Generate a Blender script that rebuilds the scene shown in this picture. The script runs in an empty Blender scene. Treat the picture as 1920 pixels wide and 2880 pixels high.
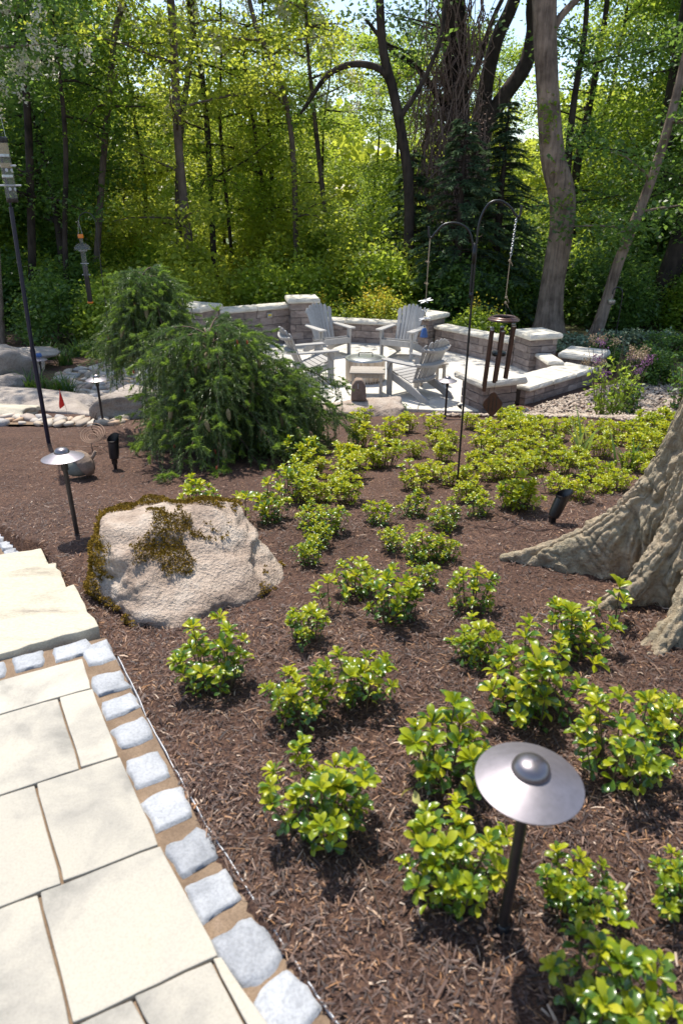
import bpy, bmesh, math, random
import numpy as np
from mathutils import Vector, Matrix, Euler

SC = bpy.context.scene
COL = SC.collection
R = math.radians
random.seed(11)
RNG = np.random.default_rng(11)

# ------------------------------------------------------------------ camera, sky, sun, exposure
cam_d = bpy.data.cameras.new('camera')
cam = bpy.data.objects.new('camera', cam_d)
COL.objects.link(cam)
cam.location = (0, 0, 1.58)
cam.rotation_euler = (R(90 - 24.8), 0, 0)
cam_d.sensor_fit = 'VERTICAL'
cam_d.sensor_height = 36
cam_d.sensor_width = 24
cam_d.lens = 24
cam_d.clip_start = 0.05
cam_d.clip_end = 500
cam_d.dof.use_dof = True
cam_d.dof.focus_distance = 5.2
cam_d.dof.aperture_fstop = 3.6
SC.camera = cam

SUN_AZ, SUN_EL = R(-24), R(66)
wd = bpy.data.worlds.new('World')
SC.world = wd
wd.use_nodes = True
_n = wd.node_tree
_sky = _n.nodes.new('ShaderNodeTexSky')
_sky.sky_type = 'NISHITA'
_sky.sun_disc = False
_sky.sun_elevation = SUN_EL
_sky.sun_rotation = SUN_AZ
_n.links.new(_sky.outputs[0], _n.nodes['Background'].inputs[0])
_n.nodes['Background'].inputs[1].default_value = 0.15
sl = bpy.data.lights.new('sun', 'SUN')
sl.energy = 4.0
sl.angle = R(0.53)
sl.color = (1.0, 0.95, 0.86)
sun = bpy.data.objects.new('sun', sl)
COL.objects.link(sun)
_s = Vector((math.sin(SUN_AZ) * math.cos(SUN_EL), math.cos(SUN_AZ) * math.cos(SUN_EL), math.sin(SUN_EL)))
sun.rotation_euler = _s.to_track_quat('Z', 'Y').to_euler()
sun.location = (-6, 14, 30)
SC.view_settings.view_transform = 'Standard'
SC.view_settings.look = 'None'
SC.view_settings.gamma = 1
SC.view_settings.exposure = 0.72
SC.view_settings.use_curve_mapping = False

# ------------------------------------------------------------------ terrain heights
TY = [-50, 0.6, 1.2, 2, 3.45, 5, 7.2, 8, 9, 9.8, 11, 14, 20, 30, 60, 120]
TR = [0.0, 0, -.005, -.04, -.17, -.36, -.69, -.87, -1.15, -1.385, -1.40, -1.42, -1.5, -1.7, -2.2, -2.6]
TL = [0.0, 0, -.005, -.04, -.19, -.36, -.66, -.76, -.92, -1.04, -1.14, -1.32, -1.5, -1.7, -2.2, -2.6]


def TN(x, y):
    x = np.asarray(x, float); y = np.asarray(y, float)
    w = np.clip((-x - 1.2) / 1.6, 0, 1); w = w * w * (3 - 2 * w)
    return np.interp(y, TY, TR) * (1 - w) + np.interp(y, TY, TL) * w


def T(x, y):
    return float(TN(x, y))


# ------------------------------------------------------------------ noise
def _hash(ix, iy, iz, seed):
    h = (ix.astype(np.int64) * 374761393 + iy.astype(np.int64) * 668265263 + iz.astype(np.int64) * 2147483647 + seed * 1013904223) & 0xffffffff
    h = ((h ^ (h >> 13)) * 1274126177) & 0xffffffff
    h = ((h ^ (h >> 16)) * 2246822519) & 0xffffffff
    return ((h ^ (h >> 15)) & 0xffffff) / float(0xffffff)


def vn(p, seed=0):
    p = np.asarray(p, float)
    i = np.floor(p); f = p - i; u = f * f * (3 - 2 * f)
    i = i.astype(np.int64)
    r = 0
    for dx in (0, 1):
        wx = u[:, 0] if dx else 1 - u[:, 0]
        for dy in (0, 1):
            wy = u[:, 1] if dy else 1 - u[:, 1]
            for dz in (0, 1):
                wz = u[:, 2] if dz else 1 - u[:, 2]
                r = r + wx * wy * wz * _hash(i[:, 0] + dx, i[:, 1] + dy, i[:, 2] + dz, seed)
    return r * 2 - 1


def fbm(p, seed=0, octv=4, gain=.5):
    p = np.asarray(p, float); a = 1; r = 0; t = 0
    for o in range(octv):
        r = r + a * vn(p * (2 ** o) + 17.3 * o, seed + o); t += a; a *= gain
    return r / t


# ------------------------------------------------------------------ object helpers
def np_mesh(name, V, F, smooth=False):
    V = np.asarray(V, np.float32); F = np.asarray(F, np.int32)
    me = bpy.data.meshes.new(name)
    k = F.shape[1]
    me.vertices.add(len(V)); me.vertices.foreach_set('co', V.ravel())
    me.loops.add(F.size); me.loops.foreach_set('vertex_index', F.ravel())
    me.polygons.add(len(F))
    me.polygons.foreach_set('loop_start', np.arange(0, F.size, k, dtype=np.int32))
    if smooth:
        me.polygons.foreach_set('use_smooth', np.ones(len(F), bool))
    me.update(calc_edges=True)
    return me


def set_mats(me, mats, idx=None):
    for m in mats:
        me.materials.append(m)
    if idx is not None:
        me.polygons.foreach_set('material_index', np.asarray(idx, np.int32))


def add(name, me, parent=None, loc=None, rot=None, scale=None, label=None, cat=None, group=None, kind=None):
    o = bpy.data.objects.new(name, me)
    COL.objects.link(o)
    if parent is not None:
        o.parent = parent
    if loc is not None: o.location = loc
    if rot is not None: o.rotation_euler = rot
    if scale is not None: o.scale = scale
    if label: o['label'] = label
    if cat: o['category'] = cat
    if group: o['group'] = group
    if kind: o['kind'] = kind
    return o


def thing(name, label, cat, loc=(0, 0, 0), rotz=0, group=None, scale=None):
    return add(name, None, None, loc, (0, 0, rotz), scale, label, cat, group)


class MB:
    """collects simple shapes into one mesh"""
    def __init__(s):
        s.v = []; s.f = []; s.m = []

    def put(s, vs, fs, mi=0):
        o = len(s.v)
        s.v += [tuple(v) for v in vs]
        s.f += [tuple(i + o for i in f) for f in fs]
        s.m += [mi] * len(fs)
        return s

    def box(s, c, d, rot=None, mi=0):
        M = Euler(rot).to_matrix() if rot else Matrix.Identity(3)
        vs = []
        for x in (-.5, .5):
            for y in (-.5, .5):
                for z in (-.5, .5):
                    vs.append(Vector(c) + M @ Vector((x * d[0], y * d[1], z * d[2])))
        return s.put(vs, [(0, 1, 3, 2), (4, 6, 7, 5), (0, 4, 5, 1), (2, 3, 7, 6), (0, 2, 6, 4), (1, 5, 7, 3)], mi)

    def tube(s, pts, rad, n=8, cap=True, mi=0):
        pts = [Vector(p) for p in pts]
        if not hasattr(rad, '__len__'): rad = [rad] * len(pts)
        o = len(s.v); up = Vector((0.123, 0.3, 1)).normalized(); prev = None
        for i, p in enumerate(pts):
            t = (pts[min(i + 1, len(pts) - 1)] - pts[max(i - 1, 0)])
            t = t.normalized() if t.length > 1e-9 else Vector((0, 0, 1))
            if prev is None:
                a = t.orthogonal().normalized()
            else:
                a = (prev - t * prev.dot(t))
                a = a.normalized() if a.length > 1e-6 else t.orthogonal().normalized()
            prev = a; b = t.cross(a)
            for k in range(n):
                an = 2 * math.pi * k / n
                s.v.append(tuple(p + (a * math.cos(an) + b * math.sin(an)) * rad[i]))
        for i in range(len(pts) - 1):
            for k in range(n):
                k2 = (k + 1) % n
                s.f.append((o + i * n + k, o + i * n + k2, o + (i + 1) * n + k2, o + (i + 1) * n + k)); s.m.append(mi)
        if cap:
            s.f.append(tuple(o + k for k in reversed(range(n)))); s.m.append(mi)
            e = o + (len(pts) - 1) * n
            s.f.append(tuple(e + k for k in range(n))); s.m.append(mi)
        return s

    def lathe(s, prof, n=24, c=(0, 0, 0), M=None, mi=0):
        o = len(s.v)
        for r, z in prof:
            for k in range(n):
                an = 2 * math.pi * k / n
                p = Vector((r * math.cos(an), r * math.sin(an), z))
                if M is not None: p = M @ p
                s.v.append(tuple(p + Vector(c)))
        for i in range(len(prof) - 1):
            for k in range(n):
                k2 = (k + 1) % n
                s.f.append((o + i * n + k, o + i * n + k2, o + (i + 1) * n + k2, o + (i + 1) * n + k)); s.m.append(mi)
        if prof[0][0] > 1e-5:
            s.f.append(tuple(o + k for k in reversed(range(n)))); s.m.append(mi)
        if prof[-1][0] > 1e-5:
            e = o + (len(prof) - 1) * n
            s.f.append(tuple(e + k for k in range(n))); s.m.append(mi)
        return s

    def prism(s, poly, h0, h1, axis='z', mi=0):
        """extrude a 2D polygon; axis z: poly is (x,y); axis x: poly is (y,z) extruded along x"""
        n = len(poly)
        if axis == 'z':
            vs = [(a, b, h0) for a, b in poly] + [(a, b, h1) for a, b in poly]
        elif axis == 'x':
            vs = [(h0, a, b) for a, b in poly] + [(h1, a, b) for a, b in poly]
        else:
            vs = [(a, h0, b) for a, b in poly] + [(a, h1, b) for a, b in poly]
        fs = [tuple(reversed(range(n))), tuple(range(n, 2 * n))]
        fs += [(i, (i + 1) % n, n + (i + 1) % n, n + i) for i in range(n)]
        return s.put(vs, fs, mi)

    def mesh(s, name, mats, smooth=False, bevel=0, seg=1, weld=False):
        me = bpy.data.meshes.new(name)
        me.from_pydata(s.v, [], s.f)
        for m in (mats if isinstance(mats, (list, tuple)) else [mats]): me.materials.append(m)
        if len(set(s.m)) > 1: me.polygons.foreach_set('material_index', s.m)
        bm = bmesh.new(); bm.from_mesh(me)
        if weld: bmesh.ops.remove_doubles(bm, verts=bm.verts, dist=1e-5)
        bmesh.ops.recalc_face_normals(bm, faces=bm.faces)
        if bevel:
            bmesh.ops.bevel(bm, geom=[e for e in bm.edges if e.is_manifold and e.calc_face_angle(0) > .5], offset=bevel, segments=seg, affect='EDGES', profile=.6)
        bm.to_mesh(me); bm.free()
        if smooth:
            me.polygons.foreach_set('use_smooth', [True] * len(me.polygons))
            if smooth == 'auto':
                me.set_sharp_from_angle(angle=R(40))
        me.update()
        return me

    def build(s, name, mats, parent=None, smooth=False, bevel=0, seg=1, **k):
        return add(name, s.mesh(name, mats, smooth, bevel, seg), parent, **k)


def bez(pts, k=8):
    """Catmull-Rom through the points"""
    P_ = [Vector(p) for p in pts]; P_ = [P_[0] * 2 - P_[1]] + P_ + [P_[-1] * 2 - P_[-2]]; out = []
    for i in range(1, len(P_) - 2):
        for j in range(k):
            t = j / k; a, b_, c, d = P_[i - 1:i + 3]
            out.append(.5 * ((2 * b_) + (c - a) * t + (2 * a - 5 * b_ + 4 * c - d) * t * t + (3 * b_ - a - 3 * c + d) * t ** 3))
    out.append(P_[-2]); return out


def rot_np(n, up_bias=0.0, rng=RNG):
    """n random frames (columns x,y,z); z pulled to world up by up_bias"""
    z = rng.normal(size=(n, 3)); z[:, 2] = np.abs(z[:, 2]) + up_bias
    z /= np.linalg.norm(z, axis=1)[:, None]
    a = rng.normal(size=(n, 3))
    y = a - z * (a * z).sum(1)[:, None]; y /= np.linalg.norm(y, axis=1)[:, None]
    x = np.cross(y, z)
    return np.stack([x, y, z], axis=2)


def scatter_np(tv, tf, pos, fr, sc):
    """copies of a template: verts (N*k,3), faces (N*m,c)"""
    tv = np.asarray(tv, float); tf = np.asarray(tf)
    n = len(pos)
    sc = np.asarray(sc, float)
    if sc.ndim == 1: sc = np.repeat(sc[:, None], 3, 1)
    L = tv[None, :, :] * sc[:, None, :]
    V = np.einsum('nij,nkj->nki', fr, L) + np.asarray(pos)[:, None, :]
    F = tf[None, :, :] + (np.arange(n) * len(tv))[:, None, None]
    return V.reshape(-1, 3), F.reshape(-1, tf.shape[1])


ORD = ['nearest', 'second', 'third', 'fourth', 'fifth', 'sixth', 'seventh', 'eighth', 'ninth', 'tenth', 'eleventh', 'twelfth', 'thirteenth', 'fourteenth', 'fifteenth', 'sixteenth', 'seventeenth', 'eighteenth']


def rank_labels(items):
    """items: (object, bucket key, distance, phrase before, phrase after) -> 'second ... behind ...'"""
    b_ = {}
    for it in items: b_.setdefault((it[1], it[3]), []).append(it)
    for k, lst in b_.items():
        lst.sort(key=lambda q: q[2])
        for n_, it in enumerate(lst):
            it[0]['label'] = f"{ORD[min(n_, 17)]} {it[3]} {it[4]}"


KITE_V = [(0, 0, 0), (.32, .45, .06), (0, 1, -.1), (-.32, .45, .06)]
KITE_F = [(0, 1, 2, 3)]


# ------------------------------------------------------------------ material helpers
def M_new(name):
    m = bpy.data.materials.new(name); m.use_nodes = True
    nt = m.node_tree
    return m, nt, nt.nodes['Principled BSDF'], nt.nodes['Material Output']


def N(nt, t, ins=None, **attrs):
    n = nt.nodes.new(t)
    for k, v in attrs.items(): setattr(n, k, v)
    for k, v in (ins or {}).items():
        if hasattr(v, 'is_output') or isinstance(v, bpy.types.NodeSocket): nt.links.new(v, n.inputs[k])
        else: n.inputs[k].default_value = v
    return n


def ramp(nt, fac, stops):
    n = nt.nodes.new('ShaderNodeValToRGB')
    nt.links.new(fac, n.inputs[0])
    e = n.color_ramp.elements
    while len(e) < len(stops): e.new(.5)
    for i, (p, c) in enumerate(stops):
        e[i].position = p; e[i].color = (c[0], c[1], c[2], 1)
    return n.outputs[0]


def coords(nt, scale=(1, 1, 1), kind='Object', world=False):
    if world:
        c = N(nt, 'ShaderNodeNewGeometry').outputs['Position']
    else:
        c = N(nt, 'ShaderNodeTexCoord').outputs[kind]
    return N(nt, 'ShaderNodeMapping', {0: c, 3: scale}).outputs[0]


def noise(nt, vec, scale, detail=5, rough=.55, dist=0):
    return N(nt, 'ShaderNodeTexNoise', {'Vector': vec, 'Scale': scale, 'Detail': detail, 'Roughness': rough, 'Distortion': dist}).outputs[0]


def bump(nt, b, h, strength, dist):
    n = N(nt, 'ShaderNodeBump', {'Height': h, 'Strength': strength, 'Distance': dist})
    nt.links.new(n.outputs[0], b.inputs['Normal'])
    return n


def mixc(nt, fac, a, b, mode='MIX'):
    n = nt.nodes.new('ShaderNodeMix'); n.data_type = 'RGBA'; n.blend_type = mode
    for k, v in ((0, fac), (6, a), (7, b)):
        if isinstance(v, bpy.types.NodeSocket): nt.links.new(v, n.inputs[k])
        elif k == 0: n.inputs[0].default_value = v
        else: n.inputs[k].default_value = (*v, 1)
    return n.outputs[2]


def stone_mat(name, stops, scale=6, rough=.8, bs=.4, bd=.01, grain=90, world=True, objrand=0, stretch=(1, 1, 1), spec=.3, gc=.72):
    m, nt, b, o = M_new(name)
    v = coords(nt, stretch, world=world)
    if objrand:
        rnd = N(nt, 'ShaderNodeObjectInfo').outputs['Random']
        off = N(nt, 'ShaderNodeMath', {0: rnd, 1: 37.0}, operation='MULTIPLY').outputs[0]
        v = N(nt, 'ShaderNodeVectorMath', {0: v, 1: off}, operation='ADD').outputs[0]
    n1 = noise(nt, v, scale, 6, .6, .4)
    col = ramp(nt, n1, stops)
    n2 = noise(nt, v, grain, 3, .6)
    g = ramp(nt, n2, [(.25, (gc, gc, gc)), (.6, (1.05, 1.05, 1.05))])
    col = mixc(nt, 1.0, col, g, 'MULTIPLY')
    if objrand:
        tint = ramp(nt, rnd, [(0, (1 - objrand, 1 - objrand, 1 - objrand)), (1, (1 + objrand, 1 + objrand * .95, 1 + objrand * .85))])
        col = mixc(nt, 1.0, col, tint, 'MULTIPLY')
    nt.links.new(col, b.inputs['Base Color'])
    b.inputs['Roughness'].default_value = rough
    b.inputs['Specular IOR Level'].default_value = spec
    h = N(nt, 'ShaderNodeMath', {0: n1, 1: n2}, operation='MULTIPLY_ADD')
    h.inputs[2].default_value = 0
    n3 = noise(nt, v, scale * 6, 6, .65)
    hh = N(nt, 'ShaderNodeMath', {0: n3, 1: n2}, operation='ADD').outputs[0]
    bump(nt, b, hh, bs, bd)
    return m


def plain(name, col, rough=.5, metal=0, spec=.5, var=.12, vscale=30, bs=0):
    m, nt, b, o = M_new(name)
    v = coords(nt)
    n1 = noise(nt, v, vscale, 4, .6)
    c = ramp(nt, n1, [(.3, tuple(x * (1 - var) for x in col)), (.7, tuple(min(1, x * (1 + var)) for x in col))])
    nt.links.new(c, b.inputs['Base Color'])
    b.inputs['Roughness'].default_value = rough
    b.inputs['Metallic'].default_value = metal
    b.inputs['Specular IOR Level'].default_value = spec
    if bs: bump(nt, b, n1, bs, .002)
    return m


def leaf_mat(name, stops, trans=.4, tcol=(.32, .5, .04), rough=.4, spec=.4, objvar=.15):
    """leaf: glossy top, light through the blade; every blade its own tone"""
    m, nt, b, o = M_new(name)
    isl = N(nt, 'ShaderNodeNewGeometry').outputs['Random Per Island']
    col = ramp(nt, isl, stops)
    if objvar:
        rnd = N(nt, 'ShaderNodeObjectInfo').outputs['Random']
        tint = ramp(nt, rnd, [(0, (1 - objvar, 1 - objvar * .6, 1 - objvar)), (1, (1 + objvar, 1 + objvar * .6, 1))])
        col = mixc(nt, 1.0, col, tint, 'MULTIPLY')
    nt.links.new(col, b.inputs['Base Color'])
    b.inputs['Roughness'].default_value = rough
    b.inputs['Specular IOR Level'].default_value = spec
    tc = mixc(nt, .55, col, tcol)
    tr = N(nt, 'ShaderNodeBsdfTranslucent', {'Color': tc})
    mx = N(nt, 'ShaderNodeMixShader', {0: trans, 1: b.outputs[0], 2: tr.outputs[0]})
    nt.links.new(mx.outputs[0], o.inputs[0])
    return m


def bark_mat(name, c0, c1, scale=8, stretch=(1, 1, .18), bs=.8, bd=.03):
    m, nt, b, o = M_new(name)
    v = coords(nt, stretch)
    n1 = noise(nt, v, scale, 6, .65, .6)
    n2 = noise(nt, coords(nt), 3, 3)
    f = N(nt, 'ShaderNodeMath', {0: n1, 1: n2}, operation='ADD').outputs[0]
    f = N(nt, 'ShaderNodeMath', {0: f, 1: .5}, operation='MULTIPLY').outputs[0]
    c = ramp(nt, f, [(.36, c0), (.6, c1)])
    nt.links.new(c, b.inputs['Base Color'])
    b.inputs['Roughness'].default_value = .9
    b.inputs['Specular IOR Level'].default_value = .2
    bump(nt, b, n1, bs, bd)
    return m

# ------------------------------------------------------------------ materials
def mulch_mat():
    m, nt, b, o = M_new('mulch_ground')
    pos = N(nt, 'ShaderNodeNewGeometry').outputs['Position']
    v = N(nt, 'ShaderNodeMapping', {0: pos, 2: (0, 0, .6), 3: (1, .35, 1)}).outputs[0]
    v2 = N(nt, 'ShaderNodeMapping', {0: pos, 2: (0, 0, -.9), 3: (.35, 1, 1)}).outputs[0]
    a = noise(nt, v, 90, 5, .7, .8)
    c = noise(nt, v2, 110, 5, .7, .8)
    mxx = N(nt, 'ShaderNodeMath', {0: a, 1: c}, operation='MAXIMUM').outputs[0]
    col = ramp(nt, mxx, [(.38, (.026, .016, .013)), (.48, (.068, .038, .029)), (.58, (.13, .074, .052)), (.75, (.25, .155, .10))])
    big = noise(nt, pos, 1.6, 4)
    col = mixc(nt, 1.0, col, ramp(nt, big, [(.3, (.75, .72, .72)), (.7, (1.15, 1.1, 1.05))]), 'MULTIPLY')
    # forest floor: leaf litter and low greenery far back
    sep = N(nt, 'ShaderNodeSeparateXYZ', {0: pos})
    yy = N(nt, 'ShaderNodeMapRange', {0: sep.outputs[1], 1: 15.5, 2: 19.0}).outputs[0]
    n4 = noise(nt, pos, 3, 6, .7)
    lit = ramp(nt, n4, [(.35, (.05, .05, .022)), (.5, (.08, .09, .03)), (.6, (.08, .13, .03)), (.75, (.14, .19, .04))])
    col = mixc(nt, yy, col, lit)
    nt.links.new(col, b.inputs['Base Color'])
    b.inputs['Roughness'].default_value = .85
    b.inputs['Specular IOR Level'].default_value = .25
    bump(nt, b, mxx, .9, .02)
    return m


m_mulch = mulch_mat()
m_chip = None


def chip_mat():
    m, nt, b, o = M_new('bark_chips')
    isl = N(nt, 'ShaderNodeNewGeometry').outputs['Random Per Island']
    col = ramp(nt, isl, [(0, (.030, .018, .015)), (.35, (.065, .038, .030)), (.65, (.115, .066, .049)), (.84, (.19, .108, .070)), (.955, (.31, .155, .065)), (1, (.48, .38, .30))])
    big = noise(nt, N(nt, 'ShaderNodeNewGeometry').outputs['Position'], 1.7, 4, .6)
    col = mixc(nt, 1.0, col, ramp(nt, big, [(.32, (.62, .60, .60)), (.5, (1, 1, 1)), (.7, (1.25, 1.2, 1.15))]), 'MULTIPLY')
    nt.links.new(col, b.inputs['Base Color'])
    b.inputs['Roughness'].default_value = .6
    b.inputs['Specular IOR Level'].default_value = .45
    return m


m_chip = chip_mat()
m_paver = stone_mat('cream_paver', [(.33, (.24, .225, .195)), (.42, (.34, .315, .27)), (.52, (.425, .39, .325)), (.68, (.45, .41, .335)), (.85, (.40, .345, .265))], scale=3.4, rough=.7, bs=.25, bd=.003, grain=160, objrand=.12, gc=.90)
m_cobble = stone_mat('blue_grey_granite', [(.3, (.23, .24, .26)), (.5, (.32, .33, .35)), (.75, (.41, .415, .43))], scale=12, rough=.6, bs=.3, bd=.006, grain=120, objrand=.22, spec=.35)
m_sand = stone_mat('brown_joint_sand', [(.3, (.17, .115, .075)), (.6, (.25, .175, .115)), (.8, (.32, .23, .16))], scale=12, rough=.95, bs=.6, bd=.006, grain=220)
m_slab = stone_mat('tan_sandstone_slab', [(.30, (.28, .24, .19)), (.39, (.44, .39, .30)), (.52, (.55, .49, .38)), (.8, (.57, .49, .35))], scale=3.5, rough=.75, bs=.5, bd=.01, grain=110, stretch=(.6, 2.2, 2))
m_patio = stone_mat('pale_patio_paver', [(.3, (.52, .485, .43)), (.6, (.63, .59, .525)), (.8, (.68, .635, .57))], scale=3, rough=.75, bs=.2, bd=.004, grain=90, objrand=.07)
m_cap = stone_mat('cream_cap_stone', [(.3, (.52, .475, .39)), (.5, (.64, .59, .50)), (.75, (.69, .635, .55))], scale=5, rough=.8, bs=.6, bd=.015, grain=70, objrand=.04)
m_block = stone_mat('brown_grey_wall_block', [(.25, (.16, .125, .11)), (.42, (.27, .21, .185)), (.58, (.36, .29, .255)), (.8, (.44, .36, .31))], scale=5, rough=.85, bs=.7, bd=.015, grain=60, objrand=.25, stretch=(1, 1, 2.5))
m_core = plain('dark_wall_mortar', (.07, .06, .055), .95)  # even dark brown core, seen in the joints between blocks
m_boulder = stone_mat('tan_grey_boulder', [(.25, (.21, .15, .115)), (.40, (.37, .28, .215)), (.52, (.47, .37, .29)), (.66, (.54, .45, .365)), (.85, (.50, .33, .215))], scale=5, rough=.85, bs=.9, bd=.02, grain=70)
m_rock = stone_mat('creek_rock', [(.25, (.22, .18, .15)), (.5, (.38, .32, .27)), (.75, (.50, .43, .36))], scale=4, rough=.85, bs=.8, bd=.02, grain=60)
m_moss = leaf_mat('brown_olive_moss', [(0, (.10, .062, .012)), (.45, (.19, .115, .018)), (.75, (.25, .17, .022)), (1, (.34, .22, .04))], trans=.15, tcol=(.2, .15, .02), rough=.9, spec=.1, objvar=0)


def pebble_mat(name, stops):
    m, nt, b, o = M_new(name)
    rnd = N(nt, 'ShaderNodeObjectInfo').outputs['Random']
    isl = N(nt, 'ShaderNodeNewGeometry').outputs['Random Per Island']
    s = N(nt, 'ShaderNodeMath', {0: rnd, 1: isl}, operation='ADD').outputs[0]
    f = N(nt, 'ShaderNodeMath', {0: s}, operation='FRACT').outputs[0]
    n1 = noise(nt, coords(nt), 9, 5, .6)
    col = mixc(nt, 1.0, ramp(nt, f, stops), ramp(nt, n1, [(.3, (.75, .73, .7)), (.7, (1.12, 1.12, 1.1))]), 'MULTIPLY')
    nt.links.new(col, b.inputs['Base Color'])
    b.inputs['Roughness'].default_value = .7
    bump(nt, b, n1, .3, .01)
    return m


m_pebble = pebble_mat('river_pebble', [(0, (.30, .24, .19)), (.2, (.46, .37, .28)), (.4, (.40, .37, .35)), (.6, (.54, .46, .37)), (.8, (.30, .28, .28)), (.9, (.48, .31, .19)), (1, (.58, .53, .47))])
m_gravel = pebble_mat('pale_gravel', [(0, (.26, .20, .15)), (.3, (.41, .32, .245)), (.6, (.48, .395, .315)), (.85, (.32, .225, .165)), (1, (.55, .48, .40))])
m_black = plain('black_powder_coat', (.012, .012, .014), .35, 0, .5, .2)
m_navy = plain('dark_blue_pole_paint', (.012, .012, .030), .4, 0, .5, .2)
m_bronze = plain('dark_bronze_stem', (.035, .028, .026), .45, .3, .5, .2)
m_hat = plain('brushed_bronze_hat', (.27, .245, .26), .46, .75, .5, .10, 60)
m_dome = plain('dome_cap', (.22, .20, .21), .33, .85, .5, .10, 60)
m_white = plain('grey_white_plastic', (.52, .52, .53), .5, 0, .4, .12)
m_red = plain('red_flag_vinyl', (.62, .02, .015), .45, 0, .4, .1)
m_blue = plain('blue_enamel', (.04, .10, .28), .35, 0, .5, .2)
m_twine = plain('jute_twine', (.36, .28, .19), .9, 0, .2, .2, 200)
m_steel = plain('grey_steel', (.42, .42, .42), .35, .9, .5, .2)
m_copper = plain('rust_brown_wire', (.26, .17, .12), .5, .4, .4, .2)
m_chime = plain('brown_bronze_tube', (.075, .035, .025), .32, .35, .5, .2)
m_chimewood = None
m_orange = plain('orange_plastic', (.75, .20, .015), .4)
m_seed = plain('pale_bird_seed', (.55, .42, .24), .9, 0, .2, .3, 120)
m_yellow = plain('yellow_lens', (.75, .55, .05), .4)
m_concrete = stone_mat('acorn_concrete', [(.3, (.15, .155, .125)), (.7, (.24, .235, .19))], scale=12, rough=.9, bs=.3, bd=.004, grain=120)
m_acap = stone_mat('acorn_cap_concrete', [(.3, (.20, .14, .10)), (.7, (.32, .235, .18))], scale=12, rough=.9, bs=.5, bd=.006, grain=120)


def wood_mat(name, c0, c1, stretch=(14, 14, 1.2)):
    m, nt, b, o = M_new(name)
    rnd = N(nt, 'ShaderNodeObjectInfo').outputs['Random']
    v = coords(nt, stretch)
    v = N(nt, 'ShaderNodeVectorMath', {0: v, 1: rnd}, operation='ADD').outputs[0]
    n1 = noise(nt, v, 4, 6, .65, .5)
    c = ramp(nt, n1, [(.3, c0), (.7, c1)])
    c = mixc(nt, 1.0, c, ramp(nt, rnd, [(0, (.88, .88, .88)), (1, (1.1, 1.1, 1.1))]), 'MULTIPLY')
    nt.links.new(c, b.inputs['Base Color'])
    b.inputs['Roughness'].default_value = .75
    b.inputs['Specular IOR Level'].default_value = .3
    bump(nt, b, n1, .25, .003)
    return m


m_chair = wood_mat('weathered_grey_poly', (.30, .285, .27), (.43, .41, .385))
m_tablew = wood_mat('weathered_table_wood', (.26, .22, .18), (.44, .39, .33))
m_pit = None


def pit_mat():
    m, nt, b, o = M_new('rust_stained_steel')
    v = coords(nt, (8, 8, .5))
    n1 = noise(nt, v, 3, 5, .6)
    c = ramp(nt, n1, [(.3, (.30, .20, .13)), (.48, (.48, .40, .32)), (.62, (.56, .52, .46)), (.8, (.36, .27, .19))])
    nt.links.new(c, b.inputs['Base Color'])
    b.inputs['Roughness'].default_value = .5
    b.inputs['Metallic'].default_value = .35
    return m


m_pit = pit_mat()

# foliage
m_lf_young = leaf_mat('young_glossy_leaf', [(0, (.16, .22, .012)), (.4, (.25, .32, .014)), (.75, (.36, .40, .02)), (1, (.47, .46, .045))], trans=.40, tcol=(.78, .74, .02), rough=.32, spec=.45, objvar=.28)
m_lf_old = leaf_mat('old_glossy_leaf', [(0, (.035, .085, .012)), (.5, (.06, .13, .018)), (1, (.10, .18, .025))], trans=.28, tcol=(.25, .42, .03), rough=.25, spec=.6)
m_lf_pale = leaf_mat('faded_yellow_leaf', [(0, (.42, .38, .10)), (1, (.55, .50, .22))], trans=.3, tcol=(.6, .5, .1), rough=.5)
m_stem = plain('green_brown_stem', (.10, .075, .035), .7)
m_needle = leaf_mat('spruce_needle', [(0, (.09, .065, .032)), (.10, (.085, .115, .042)), (.5, (.13, .18, .06)), (1, (.22, .265, .095))], trans=.28, tcol=(.1, .25, .03), rough=.4, spec=.5, objvar=0)
m_tip = leaf_mat('spruce_new_growth', [(0, (.15, .23, .04)), (.5, (.23, .31, .055)), (1, (.32, .38, .075))], trans=.38, tcol=(.3, .5, .05), rough=.45, spec=.4, objvar=0)
m_cone = stone_mat('spruce_cone', [(.3, (.24, .18, .09)), (.6, (.36, .28, .15)), (.8, (.38, .25, .15))], scale=40, rough=.7, bs=.9, bd=.01, grain=160, world=False, objrand=.15)
m_bud = plain('red_bud_cone', (.48, .10, .04), .6)
m_twig = bark_mat('twig_bark', (.06, .042, .03), (.16, .11, .08), 30, (1, 1, .4), .4, .005)
m_bark_dark = bark_mat('dark_bark', (.018, .014, .012), (.075, .055, .045))
m_bark_mid = bark_mat('brown_bark', (.05, .038, .030), (.17, .125, .10))
m_bark_pale = bark_mat('pale_grey_brown_bark', (.10, .070, .052), (.36, .265, .20), 12, (1, 1, .10), 1.0, .08)
m_vine = plain('dead_vine_tangle', (.21, .145, .12), .9, 0, .1, .4)
G1 = leaf_mat('bright_woodland_leaf', [(0, (.105, .165, .028)), (.4, (.155, .235, .034)), (.75, (.22, .30, .042)), (1, (.30, .37, .06))], trans=.54, tcol=(.72, .88, .09), rough=.45, objvar=.25)
G2 = leaf_mat('yellow_green_woodland_leaf', [(0, (.15, .20, .03)), (.4, (.22, .28, .036)), (.75, (.29, .35, .045)), (1, (.37, .41, .07))], trans=.54, tcol=(.86, .90, .10), rough=.45, objvar=.2)
G3 = leaf_mat('deep_green_woodland_leaf', [(0, (.045, .090, .028)), (.5, (.075, .14, .038)), (1, (.13, .215, .055))], trans=.47, tcol=(.42, .64, .10), rough=.4, objvar=.2)
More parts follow.
